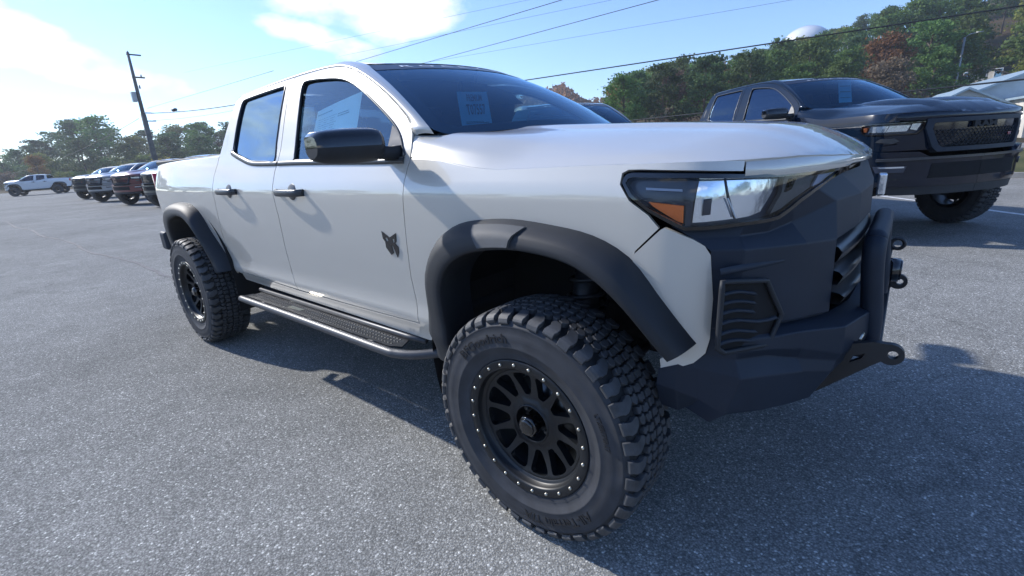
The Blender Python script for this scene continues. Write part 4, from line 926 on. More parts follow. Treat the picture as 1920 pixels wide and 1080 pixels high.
def bearing(u):        # ground direction of an image column of the photograph, seen from the camera
    hv = 344 - u * 119 / 1919; d = px_dir(u, hv); k = 1 / d.dot(f0); return Vector((d.x * k, d.y * k, 0))
def spot(u, depth): b = bearing(u); return CAM[0] + b.x * depth, CAM[1] + b.y * depth
TOPS = [(-400, 270), (-100, 300), (15, 286), (60, 276), (100, 262), (140, 240), (190, 230), (230, 240), (260, 252), (300, 246), (345, 240), (420, 238), (520, 236), (700, 232), (900, 210), (985, 180), (1060, 160), (1100, 188), (1140, 182), (1165, 152), (1185, 150), (1220, 132), (1250, 122), (1330, 118), (1400, 113), (1440, 98), (1530, 75), (1580, 56), (1650, 36), (1700, 20), (1800, -18), (1920, -60), (2150, -120), (2600, -100)]
def topline(u): return float(np.interp(u, [p[0] for p in TOPS], [p[1] for p in TOPS]))
def elev(u): return (344 - u * 119 / 1919 - topline(u)) / 868.06
def ucol(x, y):      # image column for a ground position
    dx, dy = x - CAM[0], y - CAM[1]; dz = dx * f0.x + dy * f0.y
    if dz < .1: return None, dz
    return 960 + 868.06 * (dx * r0.x + dy * r0.y) / dz, dz
def terrain(x, y):
    """a wooded hill behind the road, rising to the right; flat lot elsewhere"""
    u, d = ucol(x, y)
    if u is None or d < 52: return 0.0
    u = min(max(u, -400), 2600); crest = max(0, elev(u) * 175 - 11.5) if u > 950 else max(0, elev(u) * 175 - 13) * .5
    s = min(max((d - 58) / 110, 0), 1); s = s * s * (3 - 2 * s)
    return crest * s
g = Geo(); g.box(-95, 70, -60, 30.5, -.3, 0); o = g.build('parking_lot', M['asphalt'], smooth=False); tag(o, None, None, None, 'structure')
rd_ = Geo(); rd_.add([(-140, 33.0, .004), (90, 33.0, .004), (90, 41, .004), (-140, 41, .004)], [(0, 1, 2, 3)]); o = rd_.build('road', M['asphalt'], smooth=False); tag(o, None, None, None, 'structure')
n1 = 90; xs = np.linspace(-420, 420, n1); ysg = np.linspace(-260, 420, n1); v = []; f = []
for j, y in enumerate(ysg):
    for i, x in enumerate(xs): v.append((x, y, terrain(x, y) - .012 + (.0)))
for j in range(n1 - 1):
    for i in range(n1 - 1): a = j * n1 + i; f.append((a, a + 1, a + n1 + 1, a + n1))
g = Geo(); g.add(v, f); o = g.build('terrain', M['forest_floor']); tag(o, None, None, None, 'structure')
g = Geo(); g.add([(-95, 30.5, .001), (90, 30.5, .001), (90, 33, .001), (-95, 33, .001)], [(0, 1, 2, 3)]); g.add([(2.2, 14.6, .008), (70, 14.6, .008), (70, 30.4, .008), (4.8, 30.4, .008), (3.0, 20, .008)], [(0, 1, 2, 3, 4)]); o = g.build('grass_verge', M['turf'], smooth=False); tag(o, None, None, None, 'structure')
g = Geo(); kp = [(2.1, 14.5), (2.9, 20), (4.7, 30.5)]
for (x0, y0), (x1, y1) in zip(kp[:-1], kp[1:]): g.add([(x0, y0, 0), (x1, y1, 0), (x1, y1, .13), (x0, y0, .13), (x0 + .15, y0, .13), (x1 + .15, y1, .13), (x0 + .15, y0, 0), (x1 + .15, y1, 0)], [(0, 1, 2, 3), (3, 2, 5, 4), (4, 5, 7, 6)])
g.add([(2.1, 14.5, 0), (70, 14.5, 0), (70, 14.5, .13), (2.1, 14.5, .13), (2.1, 14.65, .13), (70, 14.65, .13)], [(0, 3, 2, 1)[::-1], (3, 4, 5, 2)[::-1]]); o = g.build('kerb', pr('concrete', (.33, .32, .30), .85, noise=(8, .15, 5), bump=(90, .4, .003)), smooth=False); tag(o, None, None, None, 'structure')
M['road_paint'] = pr('worn_road_paint', (.62, .63, .62), .7, noise=(14, .25, 6))
dl = Vector((2.32 - 1.85, 7.9 - 8.53, 0)).normalized(); nl = Vector((-dl.y, dl.x, 0))
for k in range(-1, 5):
    c = Vector((1.85, 8.53, 0)) + Vector((3.05, 0, 0)) * k * 1.25 + Vector((0, 0, .004)); a, b_ = c - dl * 2.6, c + dl * 2.6
    g = Geo(); g.add([a - nl * .05, b_ - nl * .05, b_ + nl * .05, a + nl * .05], [(0, 1, 2, 3)]); tag(g.build('parking_line', M['road_paint'], smooth=False), None, None, 'painted bay lines', 'structure')

g = Geo(); rs = random.Random(5); P_ = [(x, -.98 + (x + 24) * .031 + .05 * math.sin(x * 1.3) + rs.uniform(-.02, .02)) for x in np.linspace(-24, -6.2, 60)]; v = []
for x, y in P_: h_ = .028 * rs.uniform(.5, 1.3); v += [(x, y - h_, .004), (x, y + h_, .004)]
g.add(v, [(2 * i, 2 * i + 2, 2 * i + 3, 2 * i + 1) for i in range(len(P_) - 1)]); tag(g.build('tar_seam', pr('old_tar', (.09, .092, .10), .8, noise=(6, .3, 5)), smooth=False), None, None, None, 'structure')
g = Geo()
for i in range(420):
    x, y = rs.uniform(-3.5, 2.6), rs.uniform(-1.95, -.2) if i % 3 else rs.uniform(-1.7, 3.5)
    r_ = rs.uniform(.0015, .0042) * (1.6 if rs.random() < .06 else 1); a = rs.random() * 6; v = [(x + r_ * math.cos(a + k * 1.26) * rs.uniform(.7, 1.3), y + r_ * math.sin(a + k * 1.26) * rs.uniform(.7, 1.3), .0) for k in range(5)] + [(x, y, r_ * .9)]
    g.add(v, [(k, (k + 1) % 5, 5) for k in range(5)])
o = g.build('loose_grit', pr('pale_grit', (.42, .42, .40), .8, noise=(40, .3, 3)), smooth=False); tag(o, 'loose pale grit scattered on the asphalt round the front tyre', 'grit', None, 'stuff')
# ------------------------------------------------------------------ trees
def leafm(name, col, var=.35):
    m = bpy.data.materials.new(name); m.use_nodes = True; t = m.node_tree; b = t.nodes['Principled BSDF']; b.inputs['Roughness'].default_value = .7; b.inputs['Specular IOR Level'].default_value = .25
    oi = t.nodes.new('ShaderNodeObjectInfo'); co = t.nodes.new('ShaderNodeTexCoord'); n = t.nodes.new('ShaderNodeTexNoise'); n.inputs['Scale'].default_value = .8; n.inputs['Detail'].default_value = 4; t.links.new(co.outputs['Object'], n.inputs['Vector'])
    a = t.nodes.new('ShaderNodeMapRange'); a.inputs[1].default_value = .3; a.inputs[2].default_value = .7; a.inputs[3].default_value = 1 - var; a.inputs[4].default_value = 1 + var; t.links.new(n.outputs['Fac'], a.inputs[0])
    c = t.nodes.new('ShaderNodeMapRange'); c.inputs[3].default_value = .7; c.inputs[4].default_value = 1.35; t.links.new(oi.outputs['Random'], c.inputs[0])
    s = t.nodes.new('ShaderNodeVectorMath'); s.operation = 'SCALE'; s.inputs[0].default_value = col; t.links.new(mth(t, 'MULTIPLY', a.outputs[0], c.outputs[0]), s.inputs['Scale'])
    hs = t.nodes.new('ShaderNodeHueSaturation'); t.links.new(s.outputs[0], hs.inputs['Color']); h = t.nodes.new('ShaderNodeMapRange'); h.inputs[3].default_value = .475; h.inputs[4].default_value = .525; t.links.new(oi.outputs['Random'], h.inputs[0]); t.links.new(h.outputs[0], hs.inputs['Hue']); t.links.new(hs.outputs[0], b.inputs['Base Color'])
    tr = t.nodes.new('ShaderNodeBsdfTranslucent'); t.links.new(hs.outputs[0], tr.inputs[0]); mx_ = t.nodes.new('ShaderNodeMixShader'); mx_.inputs[0].default_value = .35; o = t.nodes['Material Output']
    t.links.new(b.outputs[0], mx_.inputs[1]); t.links.new(tr.outputs[0], mx_.inputs[2]); t.links.new(mx_.outputs[0], o.inputs[0]); return m
LEAF = dict(pine=leafm('pine_needles', (.105, .175, .045)), dark=leafm('dark_pine_needles', (.078, .130, .050)), lime=leafm('yellow_green_leaves', (.19, .22, .05)), rust=leafm('rust_leaves', (.22, .115, .045)), tan=leafm('bare_twigs', (.15, .105, .075), .25), yellow=leafm('yellow_leaves', (.36, .27, .04)))
BARK = pr('bark', (.10, .075, .058), .9, noise=(4, .3, 5), bump=(12, .8, .03))
def crown_geo(kind, seed):
    rg = np.random.default_rng(seed); bl = []
    if kind in ('pine',):
        n = 15
        for i in range(n):
            h = .42 + .56 * (i / (n - 1)); r_ = (.21 - .13 * ((h - .42) / .56) ** 1.6) * (.5 + rg.random() * .8); a = i * 2.4 + rg.random(); bl.append((r_ * math.cos(a), r_ * math.sin(a), h, (.115 - .05 * (h - .42)) * (.75 + .5 * rg.random())))
        bl.append((0, 0, .97, .06)); zs = .62; N = 260; sz = .024
    elif kind == 'broad':
        for i in range(17):
            a = i * 2.4 + rg.random(); h = .30 + .62 * rg.random(); r_ = .26 * math.sin(min(1, (1.05 - h) * 1.7) * PI / 2) * (.3 + .75 * rg.random()); bl.append((r_ * math.cos(a), r_ * math.sin(a), h, .13 * (.7 + .5 * rg.random())))
        bl.append((0, 0, .90, .11)); zs = .85; N = 250; sz = .024
    else:   # shrub that reaches the ground
        for i in range(10):
            a = i * 2.4 + rg.random(); h = .15 + .6 * rg.random(); r_ = .35 * (1 - h * .6) * (.2 + .8 * rg.random()); bl.append((r_ * math.cos(a), r_ * math.sin(a), h, .22 * (.7 + .5 * rg.random())))
        zs = .85; N = 200; sz = .042
    P = []
    for x, y, z, r_ in bl:
        k = int(N * (.6 + .6 * rg.random())); d = rg.normal(size=(k, 3)); d /= np.linalg.norm(d, axis=1)[:, None]; rr_ = r_ * (rg.random(k) ** .45)[:, None] * (1 + .25 * rg.normal(size=(k, 1)) * .6); p = d * rr_ * np.array([1.15, 1.15, zs]) + np.array([x, y, z]); P.append(np.c_[p, d])
    P = np.concatenate(P); k = len(P); c = P[:, :3]; a = rg.normal(size=(k, 3)); a /= np.linalg.norm(a, axis=1)[:, None]; b = np.cross(a, rg.normal(size=(k, 3))); b /= np.linalg.norm(b, axis=1)[:, None]
    s1 = sz * (.5 + rg.random((k, 1))) * .62; s2 = s1 * (.4 + .5 * rg.random((k, 1)))
    V = np.stack([c - a * s1, c + b * s2, c + a * s1, c - b * s2], 1).reshape(-1, 3); F_ = np.arange(4 * k).reshape(-1, 4)
    g = Geo(); g.v = [tuple(p) for p in V.tolist()]; g.f = [tuple(q) for q in F_.tolist()]; g.m = [0] * k; g.n = [None] * len(V); return g, bl
def trunk_geo(kind, bl, seed):
    rg = np.random.default_rng(seed); g = Geo(); lean = rg.normal(size=2) * .012; pts = [(lean[0] * math.sin(h * 3), lean[1] * math.sin(h * 2.3), h) for h in np.linspace(-.03, .93, 9)]
    tube(g, pts, [.016 * (1 - .8 * i / 8) + .002 for i in range(9)], 7)
    for x, y, z, r_ in bl[:: (1 if kind == 'pine' else 2)]: tube(g, [(0, 0, max(.1, z - .10)), (x * .5, y * .5, z - .04), (x, y, z)], [.006, .004, .002], 4, cap=False)
    return g
PROTO = {}
def tree_mesh(kind, mat, seed):
    key = (kind, mat, seed)
    if key not in PROTO:
        cg, bl = crown_geo(kind, seed); tg = trunk_geo(kind, bl, seed)
        def mk(g, nm, m):
            me = bpy.data.meshes.new(nm); me.from_pydata(g.v, [], g.f); me.materials.append(m); me.update(); return me
        PROTO[key] = (mk(cg, 'crown', LEAF[mat]), mk(tg, 'trunk', BARK))
    return PROTO[key]
KN = dict(pine='dark green pine', dark='blue-green pine', lime='yellow-green broadleaf tree', rust='rust-brown autumn tree', tan='bare twiggy tree', yellow='bright yellow autumn bush')
def tree(x, y, z, h, kind, mat, seed, label, group, wid=1.0):
    c, t = tree_mesh(kind, mat, seed); root = empty({'pine': 'pine_tree', 'broad': 'broadleaf_tree', 'shrub': 'bush'}[kind], (x, y, z), random.random() * 6.28, label, 'bush' if kind == 'shrub' else 'tree', group); root.scale = (h * wid, h * wid, h)
    for me, nm in ((c, 'crown'), (t, 'trunk')):
        o = bpy.data.objects.new(nm, me); COL.objects.link(o); o.parent = root
    return root
rg = random.Random(11)
def pick(u, d):
    r_ = rg.random()
    if u < 430: return ('pine', 'dark') if r_ < .5 else (('broad', 'lime') if r_ < .72 else (('pine', 'pine') if r_ < .94 else ('broad', 'tan')))
    if u < 1165: return ('broad', 'rust') if r_ < .45 else (('broad', 'tan') if r_ < .6 else ('pine', 'dark'))
    if r_ < .55: return ('pine', 'pine')
    if r_ < .80: return ('pine', 'dark')
    if r_ < .92 or d > 100: return ('broad', 'lime') if r_ < .95 else ('pine', 'dark')
    if r_ < .935: return ('broad', 'rust')
    if r_ < .97: return ('pine', 'pine')
    return ('broad', 'tan')
def gap_ok(u, d): return not (1815 < u < 1885 and d < 100)
def place(u, d):
    row = 'in the front' if d < 100 else ('at the back' if d > 120 else 'in mid wood')
    for lim, t in ((60, 'above the white pickup'), (170, 'right of the white pickup'), (255, 'left of the leaning pole'), (330, 'right of the leaning pole'), (440, 'beside the grey cab'), (960, 'behind the grey cab'), (1240, 'over the grey hood'), (1330, 'left of the black cab'), (1430, 'over the black rear door'), (1530, 'over the black front door'), (1640, 'over the black windshield'), (1740, 'over the black hood'), (1830, 'left of the white house'), (1930, 'at the right edge')):
        if u < lim: return row + ' ' + t
    return row + ' beyond the right edge'
cnt = 0
for d in (64, 74, 86, 99, 113, 128, 146, 166):
    u = 1150 + rg.random() * 40
    while u < 2560:
        step = (6.3 if d < 100 else 8.2) * 868 / d; x, y = spot(u, d); gz = terrain(x, y); top = elev(u + rg.uniform(-10, 10)) * d + 1.34; h = rg.uniform(11.5, 16.5)
        if d > 70: h = min(h, top - gz + rg.uniform(-1.6, .6))
        else: h = min(h * .8, top - gz)
        hid = u < 1330 and d > 130
        if h > 4.5 and gap_ok(u, d) and not hid:
            k, m_ = pick(u, d); where = 'on the hill behind the black pickup' if u > 1330 else 'in the wood beyond the hood of the grey pickup'
            tree(x, y, gz - .1, h, k, m_, rg.randrange(3) if k == 'pine' else rg.randrange(2), f'{KN[m_]} {place(u, d)}', f'{KN[m_]}s {where}', 1.0 + .25 * rg.random()); cnt += 1
        u += step * rg.uniform(.75, 1.25) * (1.9 if u > 2050 else 1)
for d in (92, 108, 126):
    u = -60.
    while u < 960:
        x, y = spot(u, d); ed = elev(u) * d + 1.34; h = min(rg.uniform(.8, 1.0) * (ed if d > 100 else ed * .82), 17)
        if h > 3 and (u < 440 or d == 108):
            k, m_ = pick(u, d); tree(x, y, terrain(x, y) - .1, h, k, m_, rg.randrange(3) if k == 'pine' else rg.randrange(2), f'{KN[m_]} {place(u, d)}', f'{KN[m_]}s beyond the parked row on the left', 1.25 + .3 * rg.random()); cnt += 1
        u += 7.5 * 868 / d * rg.uniform(.7, 1.15) * (1 if u < 440 else 1.25)
print('trees', cnt)
# understorey shrubs along the foot of the wood
for i in range(44):
    u = 1000 + i * 27 + rg.uniform(-8, 8); d = rg.uniform(55, 62); x, y = spot(u, d); m_ = rg.choice(['tan', 'tan', 'rust', 'lime', 'pine'])
    if gap_ok(u, d): tree(x, y, terrain(x, y) - .05, rg.uniform(2.0, 4.2), 'shrub', m_, rg.randrange(2), 'low ' + KN[m_].split()[0] + ' scrub bush ' + place(u, d).replace('in the front', 'lowest'), 'scrub bushes at the foot of the wooded hill', 1.3)
for i in range(16):
    u = -20 + i * 29 + rg.uniform(-8, 8); d = rg.uniform(84, 90); x, y = spot(u, d); m_ = rg.choice(['lime', 'lime', 'tan', 'pine'])
    tree(x, y, -.05, rg.uniform(2.5, 4.5), 'shrub', m_, rg.randrange(2), 'low ' + KN[m_].split()[0] + ' scrub bush ' + place(u, d).replace('in the front', 'lowest'), 'scrub bushes in front of the wood on the left', 1.4)
for d, n_ in ((96, 20), (112, 22)):
    for i in range(n_):
        u = -60 + i * 25 + rg.uniform(-8, 8); x, y = spot(u, d); m_ = rg.choice(['lime', 'pine', 'dark', 'dark']); h = min(rg.uniform(5, 8), max(3, (elev(u) * d + 1.3) * .75))
        tree(x, y, -.3, h, 'shrub', m_, rg.randrange(2), 'tall ' + KN[m_].split()[0] + ' thicket bush ' + place(u, d), 'thicket bushes filling the wood on the left', 1.1)
for i in range(70):      # the wood goes on round the lot, on the side behind the camera
    a = R(-178 + 3.0 * i) ; d = rg.uniform(62, 74); x, y = CAM[0] + d * math.cos(a), CAM[1] + d * math.sin(a)
    if y > 10: continue
    k, m_ = rg.choice([('pine', 'pine'), ('pine', 'dark'), ('broad', 'lime'), ('shrub', 'dark'), ('shrub', 'tan')]); tree(x, y, -.2, rg.uniform(7, 10) if k != 'shrub' else rg.uniform(4, 6), k, m_, rg.randrange(2), f'{KN[m_]} of the wood behind the photographer', 'trees of the wood behind the photographer', 1.4)
x, y = spot(77, 78); tree(x, y, 0, 5.6, 'broad', 'rust', 1, 'small red-brown tree behind the roof of the distant white pickup', None, 1.0)
x, y = spot(311, 70); tree(x, y, 0, 4.2, 'shrub', 'yellow', 0, 'bright yellow autumn bush just left of the tonneau cover, the wider of two', None, 1.0)
x, y = spot(372, 70); tree(x, y, 0, 3.6, 'shrub', 'yellow', 1, 'bright yellow autumn bush beside the cab, the narrower of two', None, .9)
# far-off autumn wood that reads as one mass
vs = []; fs = []
def far_wood(u0, u1, d, dd, n, sz, seed):
    r2 = np.random.default_rng(seed); V = []
    for _ in range(n):
        u = r2.uniform(u0, u1); dp = d + r2.random() * dd; x, y = spot(u, dp); top = elev(u) * dp + 1.3 - 3 * r2.random() - (1 - (dp - d) / dd) * 5; z = top - abs(r2.normal()) * 5.5; a = r2.normal(size=3); a /= np.linalg.norm(a); b = np.cross(a, r2.normal(size=3)); b /= np.linalg.norm(b); s1 = sz * (.5 + r2.random()); c = np.array([x, y, z]); V.append((c - a * s1, c + b * s1 * .6, c + a * s1, c - b * s1 * .6))
    g = Geo(); g.add([p for q in V for p in q], [(4 * i, 4 * i + 1, 4 * i + 2, 4 * i + 3) for i in range(len(V))]); return g
o = far_wood(960, 1190, 205, 40, 9000, 1.0, 3).build('autumn_wood', leafm('autumn_canopy', (.25, .12, .050), .5), smooth=False); tag(o, 'far rust-coloured autumn wood beyond the hood of the grey pickup', 'wood', None, 'stuff')
g = Geo(); rows = []
for u in np.linspace(930, 1230, 14):
    row = []
    for d, k in ((190, 0), (205, .45), (225, .75), (245, .85)): x, y = spot(u, d); row.append((x, y, (elev(u) * d + 1.3 - 3) * k - .2))
    rows.append(row)
loft(g, rows); o = g.build('far_hill', M['forest_floor']); tag(o, None, None, None, 'structure')

# ------------------------------------------------------------------ poles and lines
def cable(pts, r_, label, group='overhead lines crossing the sky', sag=.25):
    a, b = Vector(pts[0]), Vector(pts[1]); n = 24; P = [a.lerp(b, i / n) - Vector((0, 0, sag * 4 * (i / n) * (1 - i / n))) for i in range(n + 1)]
    g = Geo(); tube(g, P, r_, 6); return tag(g.build('power_line', M['cable']), label, 'cable', group)
def ext(p, q, s0, s1):
    p, q = Vector(p), Vector(q); return tuple(p + (q - p) * s0), tuple(p + (q - p) * s1)
cable(ext((-31.39, 20.06, 8.5), (-13.49, 20.03, 8.5), -.6, 7.5), .016, 'dark cable rising steeply over the cab roof, upper of the two thick ones', sag=.05)
cable(ext((-28.53, 22.92, 8.0), (-9.64, 22.3, 8.0), -.6, 7.5), .016, 'dark cable rising over the windshield of the grey pickup, lower of the two thick ones', sag=.05)
cable(ext((-24.9, 31.2, 7.0), (4.42, 35.71, 7.0), -1.0, 3.5), .042, 'thick dark cable running from the cab roof across the wooded hill, the heaviest of all', sag=.0)
cable(ext((-20.87, 24.0, 9.5), (-13.58, 25.53, 9.5), -2, 12), .007, 'thin faint cable beside the top edge of the photo, between the two thick ones', sag=.05)
cable(ext((-21.48, 28.93, 9.0), (-5.79, 32.5, 9.0), -1, 7), .008, 'thin faint cable high over the hood of the grey pickup', sag=.1)
cable(ext((-34.42, 17.08, 9.5), (-17.77, 21.33, 9.5), -.8, 7), .006, 'very faint cable passing through the central cloud', sag=.05)
cable(ext((-18.31, 35.0, 3.2), (4.6, 32.0, 3.2), -1.0, 3.5), .045, 'low dark cable passing behind the hood of the black pickup and across the pale roofs', sag=.0)
PX0, PY0 = -41.6, 8.45
pole = empty('utility_pole', (PX0, PY0, 0), 0, 'tall leaning wooden utility pole beyond the parked row on the left', 'utility pole')
g = Geo(); tube(g, [(0, 0, -.2), (-.15, .04, 3), (-.35, .10, 5.5)], [.20, .18, .165], 12); tube(g, [(-.35, .10, 5.5), (-1.30, .38, 9.75)], [.13, .085], 12); g.build('post', M['wood'], pole)
for dz, nm, ln_ in ((9.55, 'crossarm', .75), (8.0, 'crossarm', .65)):
    g = Geo(); t = (dz - 5.5) / 4.25; bx, by = -.35 - .95 * t, .10 + .28 * t; g.box(bx - .05, bx + .05, by - .1, by + ln_, dz, dz + .09); g.build(nm, M['wood'], pole)
for dz, k in ((9.72, 0), (8.15, .45), (7.4, .2)):
    g = Geo(); t = (dz - 5.5) / 4.25; bx, by = -.35 - .95 * t, .10 + .28 * t; tube(g, [(bx, by + k, dz - .12), (bx, by + k, dz + .12)], [.06, .04], 8); g.build('insulator', M['galv'], pole)
g = Geo(); g.box(-.72, -.38, -.25, .02, 6.35, 7.0); bevel(g.build('pole_box', M['galv'], pole), .03)
for z_ in (5.55, 5.0):
    g = Geo(); g.box(-.33, -.23, .12, .75, z_, z_ + .07); g.build('bracket', M['galv'], pole)
cable([(-41.6, 8.95, 5.55), (-27.0, 10.6, 4.95)], .028, 'dark cable from the leaning pole to behind the grey cab', sag=.15)
cable([(-41.6, 8.95, 5.05), (-27.0, 10.6, 4.72)], .010, 'thin cable just below the dark one between the leaning pole and the grey cab', sag=.15)
cable([(-41.4, 8.75, 5.85), (-24.0, 9.9, 5.9)], .010, 'thin cable rising from the leaning pole towards the cab roof', sag=.0)
cable([(-41.9, 8.2, 5.2), (-75, 2.5, 2.2)], .014, 'thin guy cable falling left from the leaning pole', sag=.6)
g = Geo(); tube(g, [(-37.9, 9.25, 5.40), (-37.5, 9.32, 5.40)], .10, 10); tag(g.build('splice_case', M['cable']), 'small dark splice case hanging on the cable beside the leaning pole', 'splice case')
for nm, (px, py, pz), hh, lab in (('utility_pole', (-10.4, 109.2, 0), 17.2, 'slim grey pole in the wood above the roof of the black pickup'), ('street_lamp', (4.85, 99.9, 0), 13.6, 'slim grey lamp post on the hill above the hood of the black pickup')):
    gz = terrain(px, py); r_ = empty(nm, (px, py, gz), 0, lab, 'utility pole' if nm[0] == 'u' else 'street lamp')
    g = Geo(); tube(g, [(0, 0, -.3), (.1, 0, hh - gz)], [.20, .13], 8); g.build('post', M['galv'], r_)
    g = Geo(); 
    if nm[0] == 'u': g.box(-1.1, 1.1, -.06, .06, hh - gz - .5, hh - gz - .35); g.build('crossarm', M['galv'], r_)
    else: tube(g, [(.1, 0, hh - gz), (.6, 0, hh - gz + .35), (1.4, 0, hh - gz + .45)], .07, 6); g.box(1.2, 2.0, -.15, .15, hh - gz + .38, hh - gz + .50); g.build('lamp_head', M['galv'], r_)
# water tower
tw = empty('water_tower', (-37.9, 238.1, 0), 0, 'white round water tower peeping over the wooded hill', 'water tower')
def sph(r_, zc, n=24):
    return [(r_ * math.cos(t), zc + r_ * .8 * math.sin(t)) for t in np.linspace(-PI / 2, PI / 2, n)]
g = Geo(); pr_ = [(max(a, .01), b) for a, b in sph(9, 36.0)]; v = [(a * math.cos(t), a * math.sin(t), b) for t in np.linspace(0, 2 * PI, 37)[:-1] for a, b in pr_]; k = len(pr_)
g.add(v, [(i * k + j, ((i + 1) % 36) * k + j, ((i + 1) % 36) * k + j + 1, i * k + j + 1) for i in range(36) for j in range(k - 1)]); g.build('tank', M['white_paint'], tw)
g = Geo(); tube(g, [(0, 0, 0), (0, 0, 26)], [2.2, 2.0], 16); g.build('column', M['white_paint'], tw)
# pale gabled buildings beyond the road on the right, and a house up in the trees
def shed(loc, rz, w_, d_, h, rh, label, wallm, roofm, cat='building', wins=0):
    r_ = empty('metal_shed' if cat == 'building' else 'house', loc, rz, label, cat)
    g = Geo(); g.add([(-w_, -d_, 0), (w_, -d_, 0), (w_, d_, 0), (-w_, d_, 0), (-w_, -d_, h), (w_, -d_, h), (w_, d_, h), (-w_, d_, h), (0, -d_, h + rh), (0, d_, h + rh)], [(0, 1, 5, 8, 4), (1, 2, 6, 5), (2, 3, 7, 9, 6), (3, 0, 4, 7)]); g.build('wall', wallm, r_, smooth=False)
    for s_ in (-1, 1):
        g = Geo(); e = .4; q = [(0, -d_ - e, h + rh + .02), (s_ * (w_ + e), -d_ - e, h - rh * e / w_ + .02), (s_ * (w_ + e), d_ + e, h - rh * e / w_ + .02), (0, d_ + e, h + rh + .02)]; g.add(q + [(a, b, c - .18) for a, b, c in q], [(0, 1, 2, 3), (4, 7, 6, 5), (0, 4, 5, 1), (1, 5, 6, 2), (2, 6, 7, 3), (3, 7, 4, 0)]); g.build('roof', roofm, r_, smooth=False)
    for k in range(wins):
        xx = -w_ + (k % 3 + .7) * 2 * w_ / 3.4; zz = 1.0 + (k // 3) * 2.7; g = Geo(); g.box(xx - .5, xx + .5, -d_ - .06, -d_ + .01, zz, zz + 1.4); fr_ = g.build('window', M['white_paint'], r_, smooth=False); g = Geo(); g.box(xx - .4, xx + .4, -d_ - .08, -d_ - .05, zz + .1, zz + 1.3); g.build('pane', M['side_glass'], fr_, smooth=False)
    return r_
RM = pr('pale_metal_roof', (.34, .43, .48), .4, .2, noise=(1.5, .12, 5), bump=(3, .2, .03)); WMt = pr('pale_siding', (.42, .47, .50), .6, noise=(1.5, .1, 4)); HM = pr('weathered_siding', (.55, .52, .47), .8, noise=(.8, .3, 6))
shed((6.9, 66.5, 0), R(12), 5.2, 8, 3.6, 2.0, 'pale blue metal building with the tallest gable beyond the black hood', WMt, RM)
shed((3.2, 60.0, 0), R(12), 3.2, 4, 2.6, 1.7, 'lower pale gabled annex at the left of the blue metal building', WMt, RM)
shed((13, 58.5, 0), R(8), 6, 4, 3.2, .7, 'long low grey-roofed building at the right edge beyond the black pickup', HM, RM)
hz_ = terrain(9.2, 118); shed((8.9, 112, terrain(8.9, 112) + .6), R(-10), 3.0, 4, 4.2, 1.5, 'white two-storey house half hidden in the trees of the hill', HM, pr('dark_shingles', (.07, .06, .055), .9, noise=(3, .3, 4)), 'house', 6)

# ------------------------------------------------------------------ thin haze
hz = bpy.data.materials.new('haze_air'); hz.use_nodes = True; t = hz.node_tree; t.nodes.clear(); o_ = t.nodes.new('ShaderNodeOutputMaterial'); pv = t.nodes.new('ShaderNodeVolumePrincipled')
pv.inputs['Color'].default_value = (.82, .90, 1.0, 1); pv.inputs['Density'].default_value = .0007; pv.inputs['Anisotropy'].default_value = .35; t.links.new(pv.outputs[0], o_.inputs['Volume'])
g = Geo(); g.box(-430, 430, -270, 430, -1.5, 62); o = g.build('haze', hz, smooth=False); o['kind'] = 'stuff'; o['label'] = 'thin pale air haze over the whole lot and the far woods'; o['category'] = 'haze'

